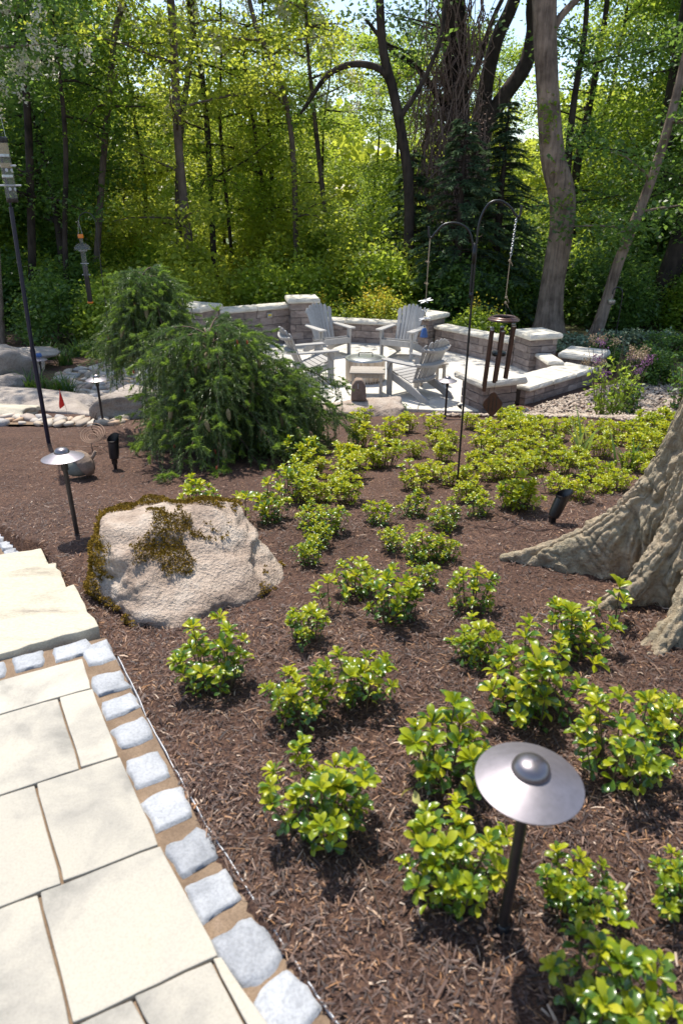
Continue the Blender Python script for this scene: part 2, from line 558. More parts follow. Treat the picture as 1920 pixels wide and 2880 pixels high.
G4 = leaf_mat('blue_green_spruce_bough', [(0, (.06, .095, .055)), (.6, (.095, .145, .075)), (1, (.15, .20, .10))], trans=.3, tcol=(.24, .38, .14), rough=.85, spec=.1, objvar=.1)
m_blossom = leaf_mat('cream_locust_blossom', [(0, (.68, .62, .46)), (1, (.85, .80, .68))], trans=.5, tcol=(.8, .75, .6), rough=.7, objvar=0)
m_grass = leaf_mat('strappy_grass_blade', [(0, (.03, .075, .02)), (.6, (.06, .13, .025)), (1, (.13, .20, .04))], trans=.35, tcol=(.25, .4, .04), rough=.4, objvar=.1)
m_iris = leaf_mat('iris_blade', [(0, (.08, .16, .03)), (.6, (.16, .24, .05)), (1, (.36, .32, .10))], trans=.35, tcol=(.4, .5, .08), rough=.4, objvar=.1)
m_lamb = leaf_mat('silver_leaf', [(0, (.12, .17, .10)), (1, (.30, .36, .26))], trans=.2, tcol=(.3, .4, .2), rough=.8, spec=.2)
m_purple = leaf_mat('purple_flower', [(0, (.16, .06, .17)), (1, (.28, .14, .28))], trans=.2, tcol=(.3, .12, .3), rough=.7)
m_drybloom = leaf_mat('dry_flower_head', [(0, (.26, .18, .12)), (1, (.42, .32, .22))], trans=.2, tcol=(.4, .3, .2), rough=.8)
m_yflower = leaf_mat('yellow_flower', [(0, (.55, .38, .02)), (1, (.75, .58, .06))], trans=.3, tcol=(.7, .6, .05), rough=.7)


def glass_mat(name, tint, mixf):
    m, nt, b, o = M_new(name)
    b.inputs['Base Color'].default_value = (*tint, 1)
    b.inputs['Roughness'].default_value = .12
    t = N(nt, 'ShaderNodeBsdfTransparent', {0: (.93, .93, .92, 1)})
    mx = N(nt, 'ShaderNodeMixShader', {0: mixf, 1: t.outputs[0], 2: b.outputs[0]})
    nt.links.new(mx.outputs[0], o.inputs[0])
    return m


m_clear = glass_mat('scratched_clear_plastic', (.40, .38, .36), .20)

# ------------------------------------------------------------------ ground
def axis(lo, hi, d0, d1, step, grow=1.18):
    a = list(np.arange(d0, d1 + 1e-6, step))
    s = step; x = d0
    while x > lo:
        s *= grow; x -= s; a.insert(0, x)
    s = step; x = d1
    while x < hi:
        s *= grow; x += s; a.append(x)
    return np.array(a)


# right-hand edge of the paving and outer edge of the cobbles, in plan
EDGE = np.array([(-.977, 2.11), (-.882, 1.936), (-.690, 1.613), (-.487, 1.292), (-.278, .998), (-.164, .852), (.06, .60), (.40, .26)])
PATIO = [(-3.1, 14.1), (-.85, 15.7), (1.85, 15.4), (3.7, 13.1), (3.8, 11.9), (2.45, 10.15), (1.82, 10.0), (-.16, 10.37), (-1.5, 11.0), (-2.7, 12.4)]


def in_poly(x, y, poly):
    x = np.asarray(x); y = np.asarray(y); c = np.zeros(x.shape, bool)
    j = len(poly) - 1
    for i in range(len(poly)):
        xi, yi = poly[i]; xj, yj = poly[j]
        with np.errstate(divide='ignore', invalid='ignore'):
            c ^= ((yi > y) != (yj > y)) & (x < (xj - xi) * (y - yi) / (yj - yi + 1e-12) + xi)
        j = i
    return c


PATHZONE = [(-.955, 2.26), (-.80, 1.965), (-.60, 1.64), (-.40, 1.31), (-.19, 1.02), (-.06, .86), (.16, .60), (.55, .2), (.6, -3), (-6, -3), (-6, 1.0), (-1.9, 1.9), (-1.29, 2.11)]
STEPZONE = [(-.98, 2.30), (-1.19, 2.63), (-1.29, 2.76), (-1.42, 2.98), (-1.53, 3.13), (-1.64, 3.31), (-1.86, 3.44), (-2.0, 3.62), (-2.6, 3.9), (-3.0, 3.4), (-2.5, 2.3), (-1.7, 1.7), (-1.29, 2.11)]
BOULDERZONE = [(-1.15, 2.7), (-.75, 2.45), (-.3, 2.7), (-.3, 3.2), (-.7, 3.4), (-1.2, 3.2)]


def ground_z(X, Y):
    Zt = TN(X, Y)
    P3 = np.stack([X, Y, np.zeros_like(X)], 1)
    near = np.clip(1 - (Y - 6) / 8, .3, 1)
    Zt = Zt + fbm(P3 * 1.3, 3, 3) * .035 * np.clip((Y - 1.0) / 3, 0.2, 1) + fbm(P3 * 11, 5, 3) * .016 * near
    return Zt


def make_ground():
    xs = axis(-70, 70, -3.2, 2.6, .034, 1.12)
    ys = axis(-12, 110, .5, 5.2, .034, 1.035)
    X, Y = np.meshgrid(xs, ys)
    X = X.ravel(); Y = Y.ravel()
    Zt = ground_z(X, Y)
    Zt = np.where(in_poly(X - .035, Y - .012, PATHZONE), np.minimum(Zt, -.021), Zt)
    Zt = np.where(in_poly(X, Y, PATHZONE), np.minimum(Zt, 0) * 0 - .06, Zt)
    Zt = np.where(in_poly(X, Y, STEPZONE), np.minimum(Zt, -.3) - .06, Zt)
    Zt = np.where(in_poly(X, Y, PATIO), -1.50, Zt)
    # mound over the roots of the big tree
    d2 = ((X - 1.95) ** 2 + (Y - 2.9) ** 2)
    Zt = Zt + .05 * np.exp(-d2 / 1.1)
    V = np.stack([X, Y, Zt], 1)
    nx, ny = len(xs), len(ys)
    i = np.arange(nx * (ny - 1)).reshape(ny - 1, nx)[:, :-1].ravel()
    F = np.stack([i, i + 1, i + nx + 1, i + nx], 1)
    me = np_mesh('ground', V, F, True)
    set_mats(me, [m_mulch])
    add('ground', me, kind='structure')


make_ground()

# mulch chips lying on the bed
def make_chips():
    tv = [(-.5, -.5, 0), (.5, -.5, 0), (.55, .1, .16), (-.45, .05, .16), (.25, .5, .02), (-.3, .5, .02)]
    tf = [(0, 1, 2), (0, 2, 3), (3, 2, 4), (3, 4, 5)]
    P_ = []
    for (x0, x1, y0, y1, n) in ((-.6, 1.3, .55, 1.6, 26000), (-1.3, 1.6, 1.6, 2.6, 24000), (-2.2, 2.1, 2.6, 4.2, 22000), (-3.0, 2.6, 4.2, 7.5, 16000)):
        P_.append(np.stack([RNG.uniform(x0, x1, n), RNG.uniform(y0, y1, n)], 1))
    P_ = np.concatenate(P_)
    x, y = P_[:, 0], P_[:, 1]
    keep = ~in_poly(x - .034, y - .012, PATHZONE) & ~in_poly(x, y, PATHZONE) & ~in_poly(x, y, STEPZONE)
    # a few stray chips on the edge of the cobbles are allowed, none in the paving
    x, y = x[keep], y[keep]; n = len(x)
    z = ground_z(x, y) + .05 * np.exp(-((x - 1.95) ** 2 + (y - 2.9) ** 2) / 1.1) + RNG.uniform(.0, .012, n)
    fr = rot_np(n, 2.2)
    L = RNG.lognormal(math.log(.0175), .5, n).clip(.007, .06)
    W = RNG.lognormal(math.log(.0025), .45, n).clip(.001, .007)
    V, F = scatter_np(tv, tf, np.stack([x, y, z], 1), fr, np.stack([W, L, np.minimum(L, .03) * .8], 1))
    me = np_mesh('mulch_chips', V, F)
    set_mats(me, [m_chip])
    add('mulch_chips', me, label='shredded brown bark mulch covering the planting bed', cat='mulch', kind='stuff')


make_chips()

# ------------------------------------------------------------------ the garden path: sand bed, cream pavers, cobbles
sand = MB()
sand.prism([(-.94, 2.26), (-.765, 1.972), (-.565, 1.647), (-.365, 1.317), (-.155, 1.027), (-.025, .867), (.195, .607), (.58, .2), (.6, -1.0), (-4, -1.0), (-4, 0.8), (-1.29, 2.11)], -.05, -.016)
path = sand.build('garden_path', m_sand, kind='structure')
E1 = Vector((.886, .463)).normalized()


def paver_poly(poly, top, th=.05, mat=m_paver, parent=None, name='paver', gap=.0028, seed=0, wob=.0009, bev=.004):
    """slightly wavy-edged slab from a plan polygon"""
    c = Vector((sum(p[0] for p in poly) / len(poly), sum(p[1] for p in poly) / len(poly)))
    rr = random.Random(seed)
    pts = []
    n = len(poly)
    for i in range(n):
        a = Vector(poly[i][:2]); b_ = Vector(poly[(i + 1) % n][:2])
        d = (b_ - a); L = d.length; d.normalize(); nrm = Vector((-d.y, d.x))
        if nrm.dot(c - a) < 0: nrm = -nrm
        k = max(2, int(L / .045))
        for j in range(k):
            t = j / k
            w = 0 if j == 0 else rr.uniform(-wob, wob)
            pts.append(a + d * L * t + nrm * (gap + w + (.002 if j == 0 else 0)) + ((c - a).normalized() * gap * .6 if j == 0 else Vector((0, 0))))
    m = MB(); m.prism([(p.x - c.x, p.y - c.y) for p in pts], -th, 0)
    return add(name, m.mesh(name, mat, False, bev, 2), parent, (c.x, c.y, top))


rows_R = [(-.977, 2.11), (-.882, 1.936), (-.690, 1.613), (-.487, 1.292), (-.278, .998), (-.02, .70), (.26, .41)]
rows_cut = [[.62, 1.25], [.115, .72, 1.4], [.246, .85, 1.5], [(.306, .322), .93, 1.6], [(.023, .06), .20, .80, 1.5], [.4, 1.0, 1.7]]
for i in range(len(rows_R) - 1):
    a0 = Vector(rows_R[i]); b0 = Vector(rows_R[i + 1])
    prev = (0.0, 0.0)
    for c in rows_cut[i]:
        ct, cb = c if isinstance(c, tuple) else (c, c)
        q = [a0 - E1 * prev[0], a0 - E1 * ct, b0 - E1 * cb, b0 - E1 * prev[1]]
        q = [(p.x, p.y) for p in q]
        paver_poly(q, .0, parent=path, seed=i * 10 + int(ct * 100))
        prev = (ct, cb)


def cobble_mesh(w, l, h, seed, sub=12):
    """tumbled granite sett: pillow with broken edges"""
    n = sub
    g = np.linspace(-1, 1, n)
    U, Vv = np.meshgrid(g, g)
    u = U.ravel(); v = Vv.ravel()
    # squircle outline
    k = .86
    x = u * np.sqrt(1 - (1 - k) * v * v * 1.0); y = v * np.sqrt(1 - (1 - k) * u * u * 1.0)
    P3 = np.stack([x * w * .5 * 9, y * l * .5 * 9, np.full_like(x, seed * 3.7)], 1)
    e = np.maximum(np.abs(u), np.abs(v))
    edge = np.clip((e - .6) / .4, 0, 1)
    x = x * w / 2 + fbm(P3 * 1.6, seed, 3) * .034 * edge; y = y * l / 2 + fbm(P3 * 1.6 + 9, seed + 5, 3) * .034 * edge
    z = h - .016 * edge ** 4 + fbm(P3 * 1.2, seed + 2, 4) * .005 * (1 - edge * .5)
    rim = e > .999
    z = np.where(rim, -.03, z)
    V = np.stack([x, y, z], 1)
    i = np.arange(n * (n - 1)).reshape(n - 1, n)[:, :-1].ravel()
    F = np.stack([i, i + 1, i + n + 1, i + n], 1)
    me = np_mesh('cobble', V, F, True); set_mats(me, [m_cobble])
    return me


cob = [(-.835, 1.972, .115, .125), (-.762, 1.856, .115, .105), (-.680, 1.724, .115, .115), (-.594, 1.569, .118, .135), (-.496, 1.417, .12, .135), (-.402, 1.274, .12, .135), (-.318, 1.152, .115, .115), (-.222, 1.020, .125, .15), (-.118, .893, .125, .135), (-.015, .772, .12, .12), (.08, .665, .12, .12), (.19, .55, .12, .13)]
for i, (x, y, w, l) in enumerate(cob):
    j = min(i + 1, len(cob) - 1); k = max(i - 1, 0)
    t = math.atan2(cob[j][1] - cob[k][1], cob[j][0] - cob[k][0])
    add('cobble', cobble_mesh(w * 1.12, l * 1.08, .007, i + 3), path, (x, y, -.012), (0, 0, t + math.pi / 2 + random.uniform(-.1, .1)))
for i, (x, y, w, l, a) in enumerate([(-.935, 2.155, .12, .15, 33), (-1.045, 2.165, .145, .105, 26), (-1.175, 2.098, .125, .10, 27), (-1.295, 2.035, .12, .10, 27), (-1.42, 1.97, .13, .10, 27)]):
    add('cobble', cobble_mesh(w * 1.07, l * 1.12, .007, i + 40), path, (x, y, -.012), (0, 0, R(a)))

# edging strip: thin pale plastic rim, half buried in mulch
pts = [(-.85, 2.13), (-.744, 1.954), (-.622, 1.744), (-.516, 1.582), (-.397, 1.394), (-.298, 1.254), (-.208, 1.125), (-.136, 1.028), (-.072, .94), (-.008, .856), (.13, .70), (.34, .46)]
es = MB()
ep = bez([(x, y, 0) for x, y in pts], 6)
prf = []
for i, p in enumerate(ep):
    d = (ep[min(i + 1, len(ep) - 1)] - ep[max(i - 1, 0)]).normalized(); nn = Vector((-d.y, d.x, 0)) * .0012
    zt = -.005 + random.uniform(-.006, .002) - (.014 if random.random() < .18 else 0)
    w = nn * random.uniform(-.5, .5)
    for q, zz in ((p + nn + w, -.03), (p + nn + w, zt), (p - nn + w, zt), (p - nn + w, -.03)): es.v.append((q.x, q.y, zz))
for i in range(len(ep) - 1):
    for k in range(3):
        o_ = i * 4 + k
        es.f.append((o_, o_ + 1, o_ + 5, o_ + 4)); es.m.append(0)
es.build('edging_strip', m_white, label='thin pale plastic edging strip between cobbles and mulch', cat='edging')

# ------------------------------------------------------------------ stone steps going down on the left
def slab(name, poly, top, th, label, seed):
    rr = random.Random(seed)
    n = len(poly); pts = []
    for i in range(n):
        a = Vector(poly[i]); b_ = Vector(poly[(i + 1) % n]); d = b_ - a; L = d.length
        k = max(1, int(L / .05))
        for j in range(k):
            p = a + d * j / k
            w = .007 if j else .003
            pts.append((p.x + rr.uniform(-w, w), p.y + rr.uniform(-w, w)))
    cx = sum(p[0] for p in pts) / len(pts); cy = sum(p[1] for p in pts) / len(pts)
    m = MB(); m.prism([(p[0] - cx, p[1] - cy) for p in pts], -th, 0)
    return add(name, m.mesh(name, m_slab, False, .008, 2), None, (cx, cy, top), label=label, cat='step', group='stone steps')


slab('stone_step', [(-1.192, 2.633), (-1.09, 2.47), (-.978, 2.308), (-1.038, 2.262), (-1.15, 2.208), (-1.289, 2.118), (-1.75, 1.87), (-1.95, 2.22), (-1.443, 2.47)], .010, .12, 'widest tan sandstone step, next to the blue-grey cobbles', 1)
slab('stone_step', [(-1.422, 2.983), (-1.292, 2.764), (-1.19, 2.58), (-1.95, 2.15), (-2.3, 2.55), (-1.60, 2.90)], -.075, .12, 'middle tan sandstone step with grey streaks', 2)
slab('stone_step', [(-1.641, 3.31), (-1.53, 3.136), (-1.42, 2.93), (-2.25, 2.50), (-2.6, 2.95), (-1.834, 3.235)], -.165, .12, 'farthest tan sandstone step, narrow, beside the mulch', 3)
lp = MB(); lp.prism([(-1.80, 3.42), (-2.0, 3.72), (-2.9, 4.1), (-3.0, 3.0), (-2.4, 2.8)], -.33, -.275)
lowpath = lp.build('lower_path', m_sand, kind='structure')
for i, (x, y, w, l, a) in enumerate([(-1.935, 3.52, .13, .10, -55), (-1.865, 3.42, .11, .09, -50), (-2.03, 3.64, .12, .10, -52), (-2.12, 3.76, .12, .1, -50)]):
    add('cobble', cobble_mesh(w, l, .02, i + 60), lowpath, (x, y, -.27), (0, 0, R(a)))
paver_poly([(-1.93, 3.36), (-2.12, 3.62), (-2.7, 3.3), (-2.5, 3.05)], -.262, .05, m_paver, lowpath, seed=7)

# ------------------------------------------------------------------ patio
FZ = -1.37
pb = MB(); pb.prism(PATIO, -1.62, FZ - .045)
patio = pb.build('patio', m_sand, kind='structure')


def clip(poly, a, b_, c):
    """keep a*x+b*y<=c"""
    out = []
    for i in range(len(poly)):
        p, q = poly[i], poly[(i + 1) % len(poly)]
        fp = a * p[0] + b_ * p[1] - c; fq = a * q[0] + b_ * q[1] - c
        if fp <= 0: out.append(p)
        if fp * fq < 0:
            t = fp / (fp - fq); out.append((p[0] + (q[0] - p[0]) * t, p[1] + (q[1] - p[1]) * t))
    return out


def hull_edges(poly):
    n = len(poly); area = sum(poly[i][0] * poly[(i + 1) % n][1] - poly[(i + 1) % n][0] * poly[i][1] for i in range(n))
    P_ = poly if area > 0 else poly[::-1]
    for i in range(n):
        (x0, y0), (x1, y1) = P_[i], P_[(i + 1) % n]
        a, b_ = (y1 - y0), -(x1 - x0)
        yield a, b_, a * x0 + b_ * y0


INNER = [(-3.0, 14.1), (-.85, 15.6), (1.85, 15.35), (3.65, 13.1), (3.75, 11.95), (2.3, 10.42), (1.80, 10.36), (-.10, 10.72), (-1.4, 11.2), (-2.6, 12.5)]
ca, sa = math.cos(R(-9)), math.sin(R(-9))
row = 0
v = 9.0
while v < 17:
    h = (.45, .6, .45, .3)[row % 4]
    u = -5 + (row * .37) % .6
    while u < 5:
        w = random.choice((.45, .6, .75, .9))
        q = [(u, v), (u + w, v), (u + w, v + h), (u, v + h)]
        q = [(a * ca - b_ * sa, a * sa + b_ * ca) for a, b_ in q]
        for e in hull_edges(INNER):
            if len(q) >= 3: q = clip(q, *e)
        if len(q) >= 3:
            ar = abs(sum(q[i][0] * q[(i + 1) % len(q)][1] - q[(i + 1) % len(q)][0] * q[i][1] for i in range(len(q)))) / 2
            if ar > .03:
                cx = sum(p[0] for p in q) / len(q); cy = sum(p[1] for p in q) / len(q)
                m = MB(); m.prism([((p[0] - cx) * .992, (p[1] - cy) * .990) for p in q], -.05, 0)
                add('paver', m.mesh('paver', m_patio), patio, (cx, cy, FZ))
        u += w
    v += h; row += 1
# front coping course
cop = [(2.15, 10.05), (1.82, 10.0), (-.16, 10.37), (-1.5, 11.0), (-2.7, 12.4)]
for i in range(len(cop) - 1):
    a = Vector(cop[i]); b_ = Vector(cop[i + 1]); d = (b_ - a); L = d.length; d.normalize(); nn = Vector((-d.y, d.x)) * (1 if Vector((-d.y, d.x)).dot(Vector((.4, 12.5)) - a) > 0 else -1)
    k = max(1, round(L / .62))
    for j in range(k):
        p = a + d * L * j / k + d * .004; q = a + d * L * (j + 1) / k - d * .004
        m = MB(); m.prism([(p.x, p.y), (q.x, q.y), (q.x + nn.x * .345, q.y + nn.y * .345), (p.x + nn.x * .345, p.y + nn.y * .345)], FZ - .09, FZ + .006)
        m.build('coping_stone', m_cap, patio, bevel=.008)


# ------------------------------------------------------------------ walls and pillars of split-face block
def block_mesh(seed):
    rr = random.Random(seed)
    bm = bmesh.new()
    bmesh.ops.create_cube(bm, size=1)
    bmesh.ops.bevel(bm, geom=bm.edges[:], offset=.035, segments=1, affect='EDGES')
    for v in bm.verts:
        v.co += Vector((rr.uniform(-.012, .012), rr.uniform(-.03, .03), rr.uniform(-.02, .02)))
    me = bpy.data.meshes.new('block'); bm.to_mesh(me); bm.free()
    me.materials.append(m_block)
    return me


BLK = [block_mesh(i) for i in range(6)]


def cap_mesh(w, d, h, seed, rough=.007):
    """cap stone with a hand-chiselled rim"""
    m = MB(); rr = random.Random(seed)
    def ring(inset, jit, z):
        out = []
        nx = max(3, int(w / .09)); ny = max(3, int(d / .09))
        for a, b_, k in (((-1, -1), (1, -1), nx), ((1, -1), (1, 1), ny), ((1, 1), (-1, 1), nx), ((-1, 1), (-1, -1), ny)):
            for j in range(k):
                t = j / k
                x = (a[0] + (b_[0] - a[0]) * t) * (w / 2 - inset); y = (a[1] + (b_[1] - a[1]) * t) * (d / 2 - inset)
                out.append((x + rr.uniform(-jit, jit), y + rr.uniform(-jit, jit), z + rr.uniform(-jit, jit) * .4))
        return out
    rs = [ring(.012, .002, 0), ring(0, rough, h * .3), ring(.004, rough, h * .7), ring(.022, .004, h)]
    n = len(rs[0])
    for r_ in rs: m.v += r_
    for i in range(3):
        for k in range(n):
            k2 = (k + 1) % n
            m.f.append((i * n + k, i * n + k2, (i + 1) * n + k2, (i + 1) * n + k)); m.m.append(0)
    m.f.append(tuple(reversed(range(n)))); m.m.append(0)
    m.f.append(tuple(range(3 * n, 4 * n))); m.m.append(0)
    return m.mesh('cap', m_cap)


def pillar(x, y, rot, top, body, capw, courses, label, caph=.095, bodyd=None, capd=None):
    t = thing('stone_pillar', label, 'pillar', (x, y, FZ - .04), R(rot), 'patio pillars')
    bodyd = bodyd or body; capd = capd or capw
    H_ = top - caph - (FZ - .04)
    ch = H_ / courses
    core = MB(); core.box((0, 0, H_ / 2), (body - .06, bodyd - .06, H_ - .01)); core.build('core', m_core, t)
    for c in range(courses):
        z = ch * (c + .5)
        g = .008
        for s in range(4):
            full = s in ((0, 2) if c % 2 else (1, 3))
            Lx = body if s in (0, 2) else bodyd
            L = Lx if full else Lx - .2
            off = (bodyd if s in (0, 2) else body) / 2 - .05
            cut = random.uniform(.3, .7) * L if L > .4 and random.random() < .7 else None
            segs = [(-L / 2, L / 2)] if cut is None else [(-L / 2, -L / 2 + cut), (-L / 2 + cut, L / 2)]
            for a, b_ in segs:
                an = s * math.pi / 2
                px = (a + b_) / 2; py = -off + random.uniform(-.006, .006)
                q = Matrix.Rotation(an, 2) @ Vector((px, py))
                add('block', random.choice(BLK), t, (q.x, q.y, z), (0, 0, an), (b_ - a - .006, .1, ch - g))
    add('cap', cap_mesh(capw, capd, caph, int(x * 100)), t, (0, 0, H_))
    return t


pillar(-2.95, 14.45, -28, -.42, .60, .74, 6, 'left-hand stone pillar partly hidden behind the weeping spruce', .1)
pB = pillar(-.86, 15.48, 10, -.40, .58, .70, 6, 'tallest stone pillar, behind the blue-tinted left Adirondack chair')
pillar(1.82, 15.12, 47, -.68, .58, .72, 5, 'stone pillar at the back, behind the dragonfly chime')
pillar(3.62, 12.92, 18, -.69, .56, .69, 5, 'stone pillar in front of the straight tree trunk')
pillar(2.27, 10.36, 22, -.88, .60, .80, 3, 'low broad stone pillar at the patio entrance, under the wind chime', .10)
pillar(4.42, 12.50, -33, -.97, .62, .74, 3, 'low stone pillar at the right end of the seat wall', .10)


def wall(p0, p1, thick, top, courses, label, capt=.075, over=.05, base=FZ - .04, seedl=0, capw=None):
    a = Vector(p0); b_ = Vector(p1); d = b_ - a; L = d.length; an = math.atan2(d.y, d.x); mid = (a + b_) / 2
    t = thing('seat_wall', label, 'wall', (mid.x, mid.y, base), an, 'patio walls')
    H_ = top - capt - base; ch = H_ / courses
    core = MB(); core.box((0, 0, H_ / 2), (L - .02, thick - .06, H_ - .01)); core.build('core', m_core, t)
    for c in range(courses):
        for side in (-1, 1):
            x = -L / 2 - random.uniform(0, .2)
            while x < L / 2 - .02:
                w = random.choice((.28, .36, .42, .46))
                x0 = max(x, -L / 2); x1 = min(x + w, L / 2)
                if x1 - x0 > .05:
                    add('block', random.choice(BLK), t, ((x0 + x1) / 2, side * (thick / 2 - .05) + random.uniform(-.005, .005), ch * (c + .5)), (0, 0, 0 if side < 0 else math.pi), (x1 - x0 - .006, .1, ch - .007))
                x += w
    cw = (capw or thick) + over * 2
    k = max(1, round(L / .75)); step = L / k
    for j in range(k):
        add('cap', cap_mesh(step - .006, cw, capt, j + seedl), t, (-L / 2 + step * (j + .5), 0, H_))
    return t


wAB = wall((-2.62, 14.72), (-1.14, 15.60), .30, -.55, 5, 'higher block wall with pale cap and small square light, left of the tallest pillar', .085, .06, seedl=3)
wall((-.56, 15.78), (1.50, 14.98 + .18), .28, -.885, 3, 'long low seat wall along the back of the patio', .075, .05, seedl=9)
wall((2.10, 14.86), (3.36, 13.16), .28, -.885, 3, 'low seat wall to the right of the back pillar', .075, .05, seedl=15)
wall((3.70, 12.62), (3.74, 11.90), .24, -1.03, 2, 'short low wall running from the square pillar to the bench', .07, .03, seedl=21)
wall((2.70, 10.62), (4.22, 11.98), .50, -1.10, 2, 'low wide seat wall with broad cream cap beside the gravel', .075, .06, seedl=27)
# small square light fixed to the higher wall
lf = thing('wall_light', 'small square yellow-lensed light on the higher block wall', 'wall light', (-1.55, 15.155, -.745), R(30.7))
lb = MB(); lb.box((0, 0, 0), (.13, .035, .105)); lb.build('housing', m_steel, lf, bevel=.006)
lb = MB(); lb.box((.0, -.020, .005), (.075, .01, .035)); lb.build('lens', m_yellow, lf, bevel=.003)

# ------------------------------------------------------------------ rocks
def ico(sub):
    bm = bmesh.new(); bmesh.ops.create_icosphere(bm, subdivisions=sub, radius=1)
    V = np.array([v.co for v in bm.verts]); F = np.array([[v.index for v in f.verts] for f in bm.faces]); bm.free()
    return V, F


ICO = {k: ico(k) for k in (1, 2, 3, 4, 5, 6)}


def rock_np(sub, dims, planes, seed, rough=.03, soft=22, freq=2.5):
    V, F = ICO[sub]
    nrm = np.array([p[:3] for p in planes], float); nrm /= np.linalg.norm(nrm, axis=1)[:, None]
    off = np.array([p[3] for p in planes], float)
    dots = V @ nrm.T
    r = np.where(dots > .02, off[None, :] / np.maximum(dots, .02), 9.0)
    r = np.minimum(r, 3.0)
    r = -np.log(np.exp(-soft * r).sum(1)) / soft
    P3 = V * r[:, None] * np.array(dims)
    n1 = fbm(P3 * freq + seed * 7.1, seed, 5, .55)
    n2 = np.abs(fbm(P3 * np.array([freq * 1.4, freq * 1.8, freq * 4.5]) + seed, seed + 3, 4))
    return P3 * (1 + (n1 * 1.0 - n2 * 1.1)[:, None] * rough), F


def rand_planes(seed, n=11, lo=.62, hi=1.0):
    rr = random.Random(seed); out = []
    for i in range(n):
        z = rr.uniform(-.9, 1); a = rr.uniform(0, 6.283); s = math.sqrt(max(0, 1 - z * z))
        out.append((s * math.cos(a), s * math.sin(a), z, rr.uniform(lo, hi)))
    return out + [(0, 0, -1, .8), (0, 0, 1, .85), (1, 0, 0, 1), (-1, 0, 0, 1), (0, 1, 0, 1), (0, -1, 0, 1)]


def rock(name, loc, dims, seed, mat, label, rotz=0, sub=5, planes=None, rough=.05, cat='boulder', group=None):
    V, F = rock_np(sub, dims, planes or rand_planes(seed), seed, rough)
    me = np_mesh(name, V, F, True); set_mats(me, [mat])
    return add(name, me, None, loc, (0, 0, rotz), label=label, cat=cat, group=group), V, F


# the big mossy boulder
BP = [(.36, -.46, .82, .60), (-.10, .10, 1.0, .80), (-.93, -.22, .22, .84), (-.62, -.70, .35, .80), (.80, -.10, .60, .74), (.62, -.80, .05, .84), (-.1, -1, .25, .93), (.2, 1, .2, .92), (-.6, .8, .3, .92), (.8, .6, .3, .86), (0, 0, -1, .7), (.10, .55, .85, .84), (.95, -.3, .05, .92)]
bo, BV, BF = rock('mossy_boulder', (-.785, 2.93, -.125), (.51, .58, .42), 4, m_boulder, 'large tan boulder with brown moss patches beside the stone steps', 0, 6, BP, .17)


def moss():
    c = BV[BF]; cen = c.mean(1); nr = np.cross(c[:, 1] - c[:, 0], c[:, 2] - c[:, 0]); ar = np.linalg.norm(nr, axis=1); nr = nr / ar[:, None]
    x, y, z = cen[:, 0], cen[:, 1], cen[:, 2]
    nz = fbm(cen * 5.5, 77, 4) + .25 * fbm(cen * 22, 79, 3)
    m1 = (z > .15) & (nz > .16 - .42 * np.exp(-((x + .04 + (y + .1) * .5) ** 2) / .010) - .35 * (y > .18))           # top ridge, running across
    m2 = (x < -.30) & (y < .25) & (nz > .0) & (z > -.22) & (z < .14)                              # left flank
    m3 = (np.abs(x + .22) < .13) & (y < -.30) & (z < .08) & (nz > -.2)                  # low tuft in front
    m4 = (x > .40) & (z > -.1) & (z < .12) & (nz > .36)                                 # small patch on the right end
    m = (m1 & (y > -.34 + .9 * (x + .1) ** 2 * 0) & (x < .24)) | m2 | m3 | m4
    idx = np.where(m & (nr[:, 2] > -.3))[0]
    w = ar[idx] / ar[idx].sum()
    n = 30000
    pick = RNG.choice(idx, n, p=w)
    bc = RNG.dirichlet((1, 1, 1), n)
    pos = (c[pick] * bc[:, :, None]).sum(1)
    thick = np.clip(fbm(pos * 16, 5, 3) * .6 + .5, 0, 1) * .032
    pos = pos + nr[pick] * (thick * RNG.uniform(0, 1, n) ** .5)[:, None]
    fr = rot_np(n, .2)
    yv = nr[pick] + RNG.normal(size=(n, 3)) * .45; yv /= np.linalg.norm(yv, axis=1)[:, None]
    xv = np.cross(yv, fr[:, :, 2]); xv /= np.linalg.norm(xv, axis=1)[:, None] + 1e-9
    fr = np.stack([xv, yv, np.cross(xv, yv)], 2)
    V, F = scatter_np(KITE_V, KITE_F, pos, fr, RNG.uniform(.006, .014, n))
    me = np_mesh('moss', V, F); set_mats(me, [m_moss])
    add('moss', me, bo, kind='stuff', label='brown and olive moss growing over the boulder')


moss()

rock('creek_boulder', (-2.42, 7.75, -.66), (.52, .36, .30), 9, m_rock, 'grey-tan boulder at the edge of the creek bed, left of the spruce', R(25), 5, rough=.15)
rock('creek_boulder', (-5.15, 10.1, -.88), (.62, .55, .52), 12, m_rock, 'dark weathered boulder at the left edge behind the grass clump', R(10), 5, rough=.15)
rock('creek_boulder', (-4.95, 9.62, -.96), (.34, .30, .26), 14, m_rock, 'smaller orange-brown boulder in front of the dark left boulder', R(40), 5, rough=.15)
rock('flat_rock', (-6.0, 12.3, -1.02), (1.0, .5, .16), 15, m_rock, 'flat tan rock behind the left boulder', R(5), 5, rough=.13)
rock('creek_slab', (-4.55, 8.7, -.80), (1.5, .42, .15), 16, m_rock, 'long flat stone slab running down from the left edge', R(-24), 5, rough=.10, cat='slab', group='creek slabs')
rock('creek_slab', (-3.55, 8.25, -.80), (.95, .38, .13), 17, m_rock, 'flat stone slab in front of the red flag', R(-30), 5, rough=.10, cat='slab', group='creek slabs')
rock('creek_slab', (-4.35, 7.75, -.71), (.72, .30, .10), 18, m_slab, 'pale broken slab lying nearest the mulch at the left edge', R(-8), 5, rough=.09, cat='slab', group='creek slabs')
